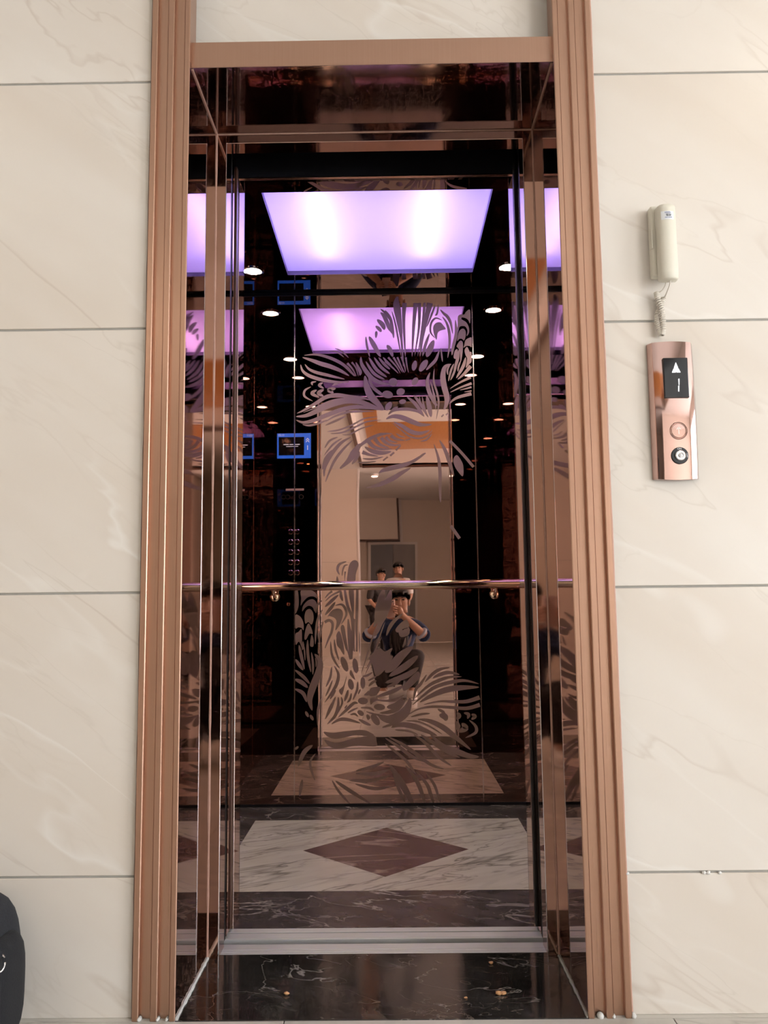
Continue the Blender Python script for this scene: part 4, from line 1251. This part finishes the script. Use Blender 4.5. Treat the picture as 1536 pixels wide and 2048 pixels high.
# ================================================================== people (seen only in the lift mirror)
def skin_mesh(name, joints, bones, m, parent, root, sub=2):
    """joints: name -> (x, y, z, radius); bones: pairs; one continuous skinned surface"""
    names_ = []
    for a_, b_ in bones:
        for k_ in (a_, b_):
            if k_ not in names_: names_.append(k_)
    off = world_loc(parent)
    me = bpy.data.meshes.new(name)
    me.from_pydata([Vector(joints[k_][:3]) - off for k_ in names_], [(names_.index(a_), names_.index(b_)) for a_, b_ in bones], [])
    o = bpy.data.objects.new(name, me)
    COL.objects.link(o); o.parent = parent
    md = o.modifiers.new('skin', 'SKIN'); md.use_smooth_shade = True; md.branch_smoothing = 0.4
    for i, k_ in enumerate(names_):
        r_ = joints[k_][3]
        sv = me.skin_vertices[0].data[i]
        sv.radius = r_ if isinstance(r_, tuple) else (r_, r_)
        sv.use_root = (k_ == root)
    sb = o.modifiers.new('smooth', 'SUBSURF'); sb.levels = sub; sb.render_levels = sub
    me.materials.append(m)
    return o
TRUNK = [('pelvis', 'spine'), ('spine', 'chest'), ('chest', 'neck0')]
def head_parts(root_, c, k, yaw, hair_m):
    """nose, ears, eyes, mouth and hair round a head centred at c, facing +y turned by yaw"""
    c = Vector(c); R_ = Matrix.Rotation(yaw, 3, 'Z')
    P = lambda x_, y_, z_: c + R_ @ Vector((x_ * k, y_ * k, z_ * k))
    b_ = tube([P(0, 0.078, 0.030), P(0, 0.094, 0.008), P(0, 0.104, -0.018), P(0, 0.090, -0.028)], [0.008 * k, 0.011 * k, 0.016 * k, 0.012 * k], 10)
    obj('nose', b_, M['skin'], root_, True)
    for s in (-1, 1):
        obj('ear', ellipsoid(P(s * 0.080, 0.0, 0.0), (0.012 * k, 0.020 * k, 0.032 * k), 12, 8), M['skin'], root_, True)
        obj('eye', ellipsoid(P(s * 0.032, 0.078, 0.026), (0.014 * k, 0.008 * k, 0.007 * k), 12, 8), M['eye'], root_, True)
        obj('eyebrow', tube([P(s * 0.014, 0.083, 0.045), P(s * 0.034, 0.081, 0.050), P(s * 0.052, 0.070, 0.045)], 0.0045 * k, 6), hair_m, root_, True)
    obj('mouth', tube([P(-0.022, 0.076, -0.056), P(0, 0.084, -0.054), P(0.022, 0.076, -0.056)], [0.004 * k, 0.007 * k, 0.004 * k], 8), M['lip'], root_, True)
    # hair cap: upper and back half of a slightly larger skull, with an uneven fringe
    b_ = bmesh.new()
    bmesh.ops.create_uvsphere(b_, u_segments=28, v_segments=18, radius=1.0)
    kill = []
    for v in b_.verts:
        d_ = v.co.copy()
        lim = 0.30 + 0.06 * math.sin(9 * math.atan2(d_.y, d_.x)) if d_.y > 0.25 else (-0.12 if d_.y > -0.2 else -0.50)
        if d_.z < lim: kill.append(v)
        f = 1.0 + 0.03 * math.sin(13 * d_.x + 7 * d_.y)
        v.co = P(d_.x * 0.092 * f, d_.y * 0.105 * f - 0.006, d_.z * 0.100 * f + 0.038)
    bmesh.ops.delete(b_, geom=kill, context='VERTS')
    ho = obj('hair', b_, hair_m, root_, True)
    so = ho.modifiers.new('thickness', 'SOLIDIFY'); so.thickness = 0.012 * k; so.offset = 0

def hand(root_, palm, fingers, thumb, k):
    """palm lump plus five separate bent fingers"""
    a_, b_ = Vector(palm[0]), Vector(palm[1])
    bm_ = tube([a_, a_.lerp(b_, 0.35), a_.lerp(b_, 0.8), b_], [0.024 * k, 0.033 * k, 0.034 * k, 0.026 * k], 12)
    h_ = obj('hand', bm_, M['skin'], root_, True)
    for pts in fingers:
        n_ = len(pts)
        obj('finger', tube(spline([tuple(p) for p in pts], 4), [0.0092 * k - 0.0030 * k * i / (4 * (n_ - 1)) for i in range(4 * (n_ - 1) + 1)], 8), M['skin'], h_, True)
    obj('thumb', tube(spline([tuple(p) for p in thumb], 4), [0.0110 * k - 0.0035 * k * i / (4 * (len(thumb) - 1)) for i in range(4 * (len(thumb) - 1) + 1)], 8), M['skin'], h_, True)

# --- the photographer, squatting with a phone held up in both hands
ph = empty('person', (0.08, -2.18, 0.0), 'person in a blue jacket squatting on the lobby floor and holding up a phone', 'person')
J = {
    'pelvis': (0.075, -2.36, 0.27, 0.130), 'spine': (0.080, -2.37, 0.42, 0.118), 'chest': (0.088, -2.28, 0.585, 0.128),
    'neck0': (0.096, -2.20, 0.705, 0.058), 'head0': (0.098, -2.125, 0.785, 0.062), 'head1': (0.099, -2.115, 0.850, 0.083), 'head2': (0.100, -2.125, 0.905, 0.070),
    'shL': (-0.055, -2.22, 0.655, 0.066), 'elL': (-0.185, -2.02, 0.545, 0.046), 'wrL': (-0.058, -1.915, 0.720, 0.029), 'haL': (-0.040, -1.880, 0.760, 0.026),
    'shR': (0.240, -2.22, 0.665, 0.066), 'elR': (0.320, -2.02, 0.545, 0.046), 'wrR': (0.125, -1.915, 0.725, 0.029), 'haR': (0.095, -1.880, 0.765, 0.026),
    'hipL': (-0.005, -2.32, 0.25, 0.092), 'knL': (-0.095, -2.00, 0.400, 0.066), 'anL': (-0.055, -2.13, 0.085, 0.042), 'toL': (-0.060, -1.985, 0.040, 0.036),
    'hipR': (0.155, -2.32, 0.25, 0.092), 'knR': (0.245, -2.00, 0.400, 0.066), 'anR': (0.190, -2.13, 0.085, 0.042), 'toR': (0.200, -1.985, 0.040, 0.036)}
skin_mesh('body', J, TRUNK + [('neck0', 'head0'), ('head0', 'head1'), ('head1', 'head2'), ('chest', 'shL'), ('shL', 'elL'), ('elL', 'wrL'), ('wrL', 'haL'), ('chest', 'shR'), ('shR', 'elR'), ('elR', 'wrR'), ('wrR', 'haR'),
          ('pelvis', 'hipL'), ('hipL', 'knL'), ('knL', 'anL'), ('anL', 'toL'), ('pelvis', 'hipR'), ('hipR', 'knR'), ('knR', 'anR'), ('anR', 'toR')], M['skin'], ph, 'pelvis')
head_parts(ph, (0.099, -2.115, 0.848), 0.98, 0.05, M['hair'])
grow = lambda d, e: {k_: (v[0], v[1], v[2], v[3] + e) for k_, v in d.items()}
Jc = grow(J, 0.014)
Jc['cfL'] = (-0.178, -2.012, 0.556, 0.066); Jc['cfR'] = (0.312, -2.012, 0.556, 0.066)
Jc['elL'] = (*J['elL'][:3], 0.066); Jc['elR'] = (*J['elR'][:3], 0.066); Jc['neck0'] = (0.095, -2.21, 0.690, 0.078)
skin_mesh('jacket', Jc, TRUNK + [('chest', 'shL'), ('shL', 'elL'), ('elL', 'cfL'), ('chest', 'shR'), ('shR', 'elR'), ('elR', 'cfR')], M['jacket'], ph, 'pelvis')
for s, e_, w_c in ((-1, 'elL', 'wrL'), (1, 'elR', 'wrR')):
    a_, b_ = Vector(J[e_][:3]), Vector(J[w_c][:3]); d_ = (b_ - a_).normalized()
    obj('rolled_cuff', tube([a_ + d_ * 0.032, a_ + d_ * 0.038, a_ + d_ * 0.052, a_ + d_ * 0.056], [0.048, 0.062, 0.060, 0.046], 16), M['lining'], ph, True)
Jp = grow(J, 0.018); Jp['knL'] = (-0.095, -1.995, 0.405, 0.092); Jp['knR'] = (0.245, -1.995, 0.405, 0.092)
skin_mesh('trousers', Jp, [('pelvis', 'hipL'), ('hipL', 'knL'), ('knL', 'anL'), ('pelvis', 'hipR'), ('hipR', 'knR'), ('knR', 'anR')], M['trousers'], ph, 'pelvis')
obj('shirt_front', soft_box((0.086, -2.19, 0.50), (0.085, 0.052, 0.135), 20, 2.6), M['shirt_dark'], ph, True)
obj('shirt_tail', soft_box((0.245, -2.235, 0.285), (0.030, 0.075, 0.085), 16, 2.4), M['jacket'], ph, True)
for s, ax_ in ((-1, -0.058), (1, 0.195)):
    def toe(p): return Vector((p.x * (1 + 0.10 * (p.y > 0)), p.y, p.z * (1.0 if p.z < 0 else (1.15 if p.y < 0 else 0.72))))
    shoe = obj('shoe', soft_box((ax_, -2.055, 0.046), (0.046, 0.135, 0.044), 24, 2.8, toe), M['shoe'], ph, True)
    obj('sole', soft_box((ax_, -2.055, 0.009), (0.049, 0.139, 0.009), 20, 3.4), M['white_trim'], shoe, True)
PXC, PZC, PYF = 0.012, 0.797, -1.826
def frow(s, z_, x_edge, reach):
    return [(x_edge + s * 0.020, -1.868, z_ - 0.004), (x_edge + s * 0.016, -1.842, z_), (x_edge + s * 0.002, -1.818, z_ + 0.003), (x_edge - s * reach, -1.817, z_ + 0.006)]
hand(ph, ((0.103, -1.892, 0.752), (0.072, -1.858, 0.800)), [frow(1, 0.815, 0.050, 0.012), frow(1, 0.795, 0.050, 0.020), frow(1, 0.775, 0.050, 0.018), frow(1, 0.757, 0.050, 0.008)],
     [(0.088, -1.872, 0.770), (0.066, -1.868, 0.792), (0.046, -1.846, 0.806), (0.034, -1.843, 0.822)], 1.0)
hand(ph, ((-0.050, -1.892, 0.748), (-0.046, -1.858, 0.796)), [frow(-1, 0.812, -0.026, 0.012), frow(-1, 0.792, -0.026, 0.020), frow(-1, 0.772, -0.026, 0.018), frow(-1, 0.754, -0.026, 0.008)],
     [(-0.062, -1.872, 0.766), (-0.042, -1.868, 0.788), (-0.022, -1.846, 0.802), (-0.010, -1.843, 0.818)], 1.0)
mp_ = empty('phone', (PXC, PYF, PZC - 0.078), 'rose coloured phone held up in both hands by the squatting person', 'phone')
obj('phone_body', box(PXC - 0.038, PXC + 0.038, PYF - 0.008, PYF, PZC - 0.078, PZC + 0.078, 0.0035, 3), M['phone'], mp_, True, 40)
obj('phone_screen', box(PXC - 0.035, PXC + 0.035, PYF - 0.0086, PYF - 0.0078, PZC - 0.066, PZC + 0.066), M['glass_black'], mp_)
ln = obj('camera_ring', lathe([(0.0075, 0.0), (0.0075, 0.0015), (0.0058, 0.0020), (0.0055, 0.0008)], (CAM.x, PYF, CAM.z), 'y', 20), M['chrome'], mp_, True, 40)
obj('camera_lens', lathe([(0.0055, 0.0006), (0.003, 0.0010), (0.0005, 0.0011)], (CAM.x, PYF, CAM.z), 'y', 20), M['lens'], ln, True)

# --- two people standing further back in the lobby
def stander(label, x0, y0, hgt, yaw, shirt, lean):
    k = hgt / 1.70
    t = empty('person', (x0, y0, 0), label, 'person', 'people standing back in the lobby')
    R_ = Matrix.Rotation(yaw, 3, 'Z')
    def Q(x_, y_, z_, r_):
        p = R_ @ Vector((x_ * k, (y_ + lean * max(0, z_ - 0.95)) * k, z_ * k)); return (x0 + p.x, y0 + p.y, p.z, r_ * k)
    Jn = {'pelvis': Q(0, 0, 0.95, 0.135), 'spine': Q(0, 0.0, 1.12, 0.120), 'chest': Q(0, 0, 1.29, 0.135), 'neck0': Q(0, 0, 1.44, 0.056), 'head0': Q(0, 0.025, 1.52, 0.063), 'head1': Q(0, 0.02, 1.585, 0.084), 'head2': Q(0, 0.01, 1.64, 0.070),
          'shL': Q(-0.175, 0, 1.38, 0.062), 'elL': Q(-0.235, 0.03, 1.10, 0.044), 'wrL': Q(-0.17, 0.20, 0.96, 0.029), 'haL': Q(-0.14, 0.26, 0.95, 0.030), 'shR': Q(0.175, 0, 1.38, 0.062), 'elR': Q(0.235, 0.03, 1.10, 0.044), 'wrR': Q(0.17, 0.20, 0.96, 0.029), 'haR': Q(0.14, 0.26, 0.95, 0.030),
          'hipL': Q(-0.09, 0, 0.90, 0.090), 'knL': Q(-0.10, 0.02, 0.49, 0.062), 'anL': Q(-0.105, -0.02, 0.09, 0.042), 'toL': Q(-0.115, 0.12, 0.045, 0.036), 'hipR': Q(0.09, 0, 0.90, 0.090), 'knR': Q(0.10, 0.02, 0.49, 0.062), 'anR': Q(0.105, -0.02, 0.09, 0.042), 'toR': Q(0.115, 0.12, 0.045, 0.036)}
    skin_mesh('body', Jn, TRUNK + [('neck0', 'head0'), ('head0', 'head1'), ('head1', 'head2'), ('chest', 'shL'), ('shL', 'elL'), ('elL', 'wrL'), ('wrL', 'haL'), ('chest', 'shR'), ('shR', 'elR'), ('elR', 'wrR'), ('wrR', 'haR'),
              ('pelvis', 'hipL'), ('hipL', 'knL'), ('knL', 'anL'), ('anL', 'toL'), ('pelvis', 'hipR'), ('hipR', 'knR'), ('knR', 'anR'), ('anR', 'toR')], M['skin'], t, 'pelvis', 1)
    G_ = grow(Jn, 0.014); G_['neck0'] = (*Jn['neck0'][:3], 0.062 * k)
    skin_mesh('shirt', G_, TRUNK + [('chest', 'shL'), ('shL', 'elL'), ('chest', 'shR'), ('shR', 'elR')], shirt, t, 'pelvis', 1)
    skin_mesh('trousers', G_, [('pelvis', 'hipL'), ('hipL', 'knL'), ('knL', 'anL'), ('pelvis', 'hipR'), ('hipR', 'knR'), ('knR', 'anR')], M['trousers'], t, 'pelvis', 1)
    for s in ('L', 'R'):
        a_, b_ = Vector(Jn['an' + s][:3]), Vector(Jn['to' + s][:3])
        d_ = (b_ - a_); d_.z = 0
        obj('shoe', soft_box((a_.x + d_.x * 0.45, a_.y + d_.y * 0.45, 0.045 * k), (0.052 * k, 0.135 * k, 0.045 * k), 16, 2.6), M['black'], t, True)
        h_ = Vector(Jn['ha' + s][:3]); sg = -1 if s == 'L' else 1
        D_ = R_ @ Vector((0, 1, 0)); X_ = R_ @ Vector((1, 0, 0))
        for i in range(4):
            o_ = h_ + X_ * (0.012 * (i - 1.5)) * k
            obj('finger', tube([o_, o_ + D_ * 0.045 * k, o_ + D_ * (0.075 - 0.006 * abs(i - 1)) * k + Vector((0, 0, -0.02 * k))], [0.0095 * k, 0.0085 * k, 0.0065 * k], 8), M['skin'], t, True)
        o_ = h_ - X_ * sg * 0.022 * k
        obj('thumb', tube([o_ - D_ * 0.02 * k, o_ - X_ * sg * 0.012 * k + D_ * 0.015 * k, o_ - X_ * sg * 0.010 * k + D_ * 0.04 * k], [0.011 * k, 0.010 * k, 0.008 * k], 8), M['skin'], t, True)
    head_parts(t, Jn['head1'][:3], k, yaw, M['hair'])
    return t
stander('person in a white shirt standing in front of the grey double doors', 0.120, -7.60, 1.47, 0.12, M['shirt_white'], 0.0)
stander('person in dark clothes with lowered head standing beside the white shirted one', -0.175, -7.20, 1.36, -0.6, M['shirt_dark'], 0.12)
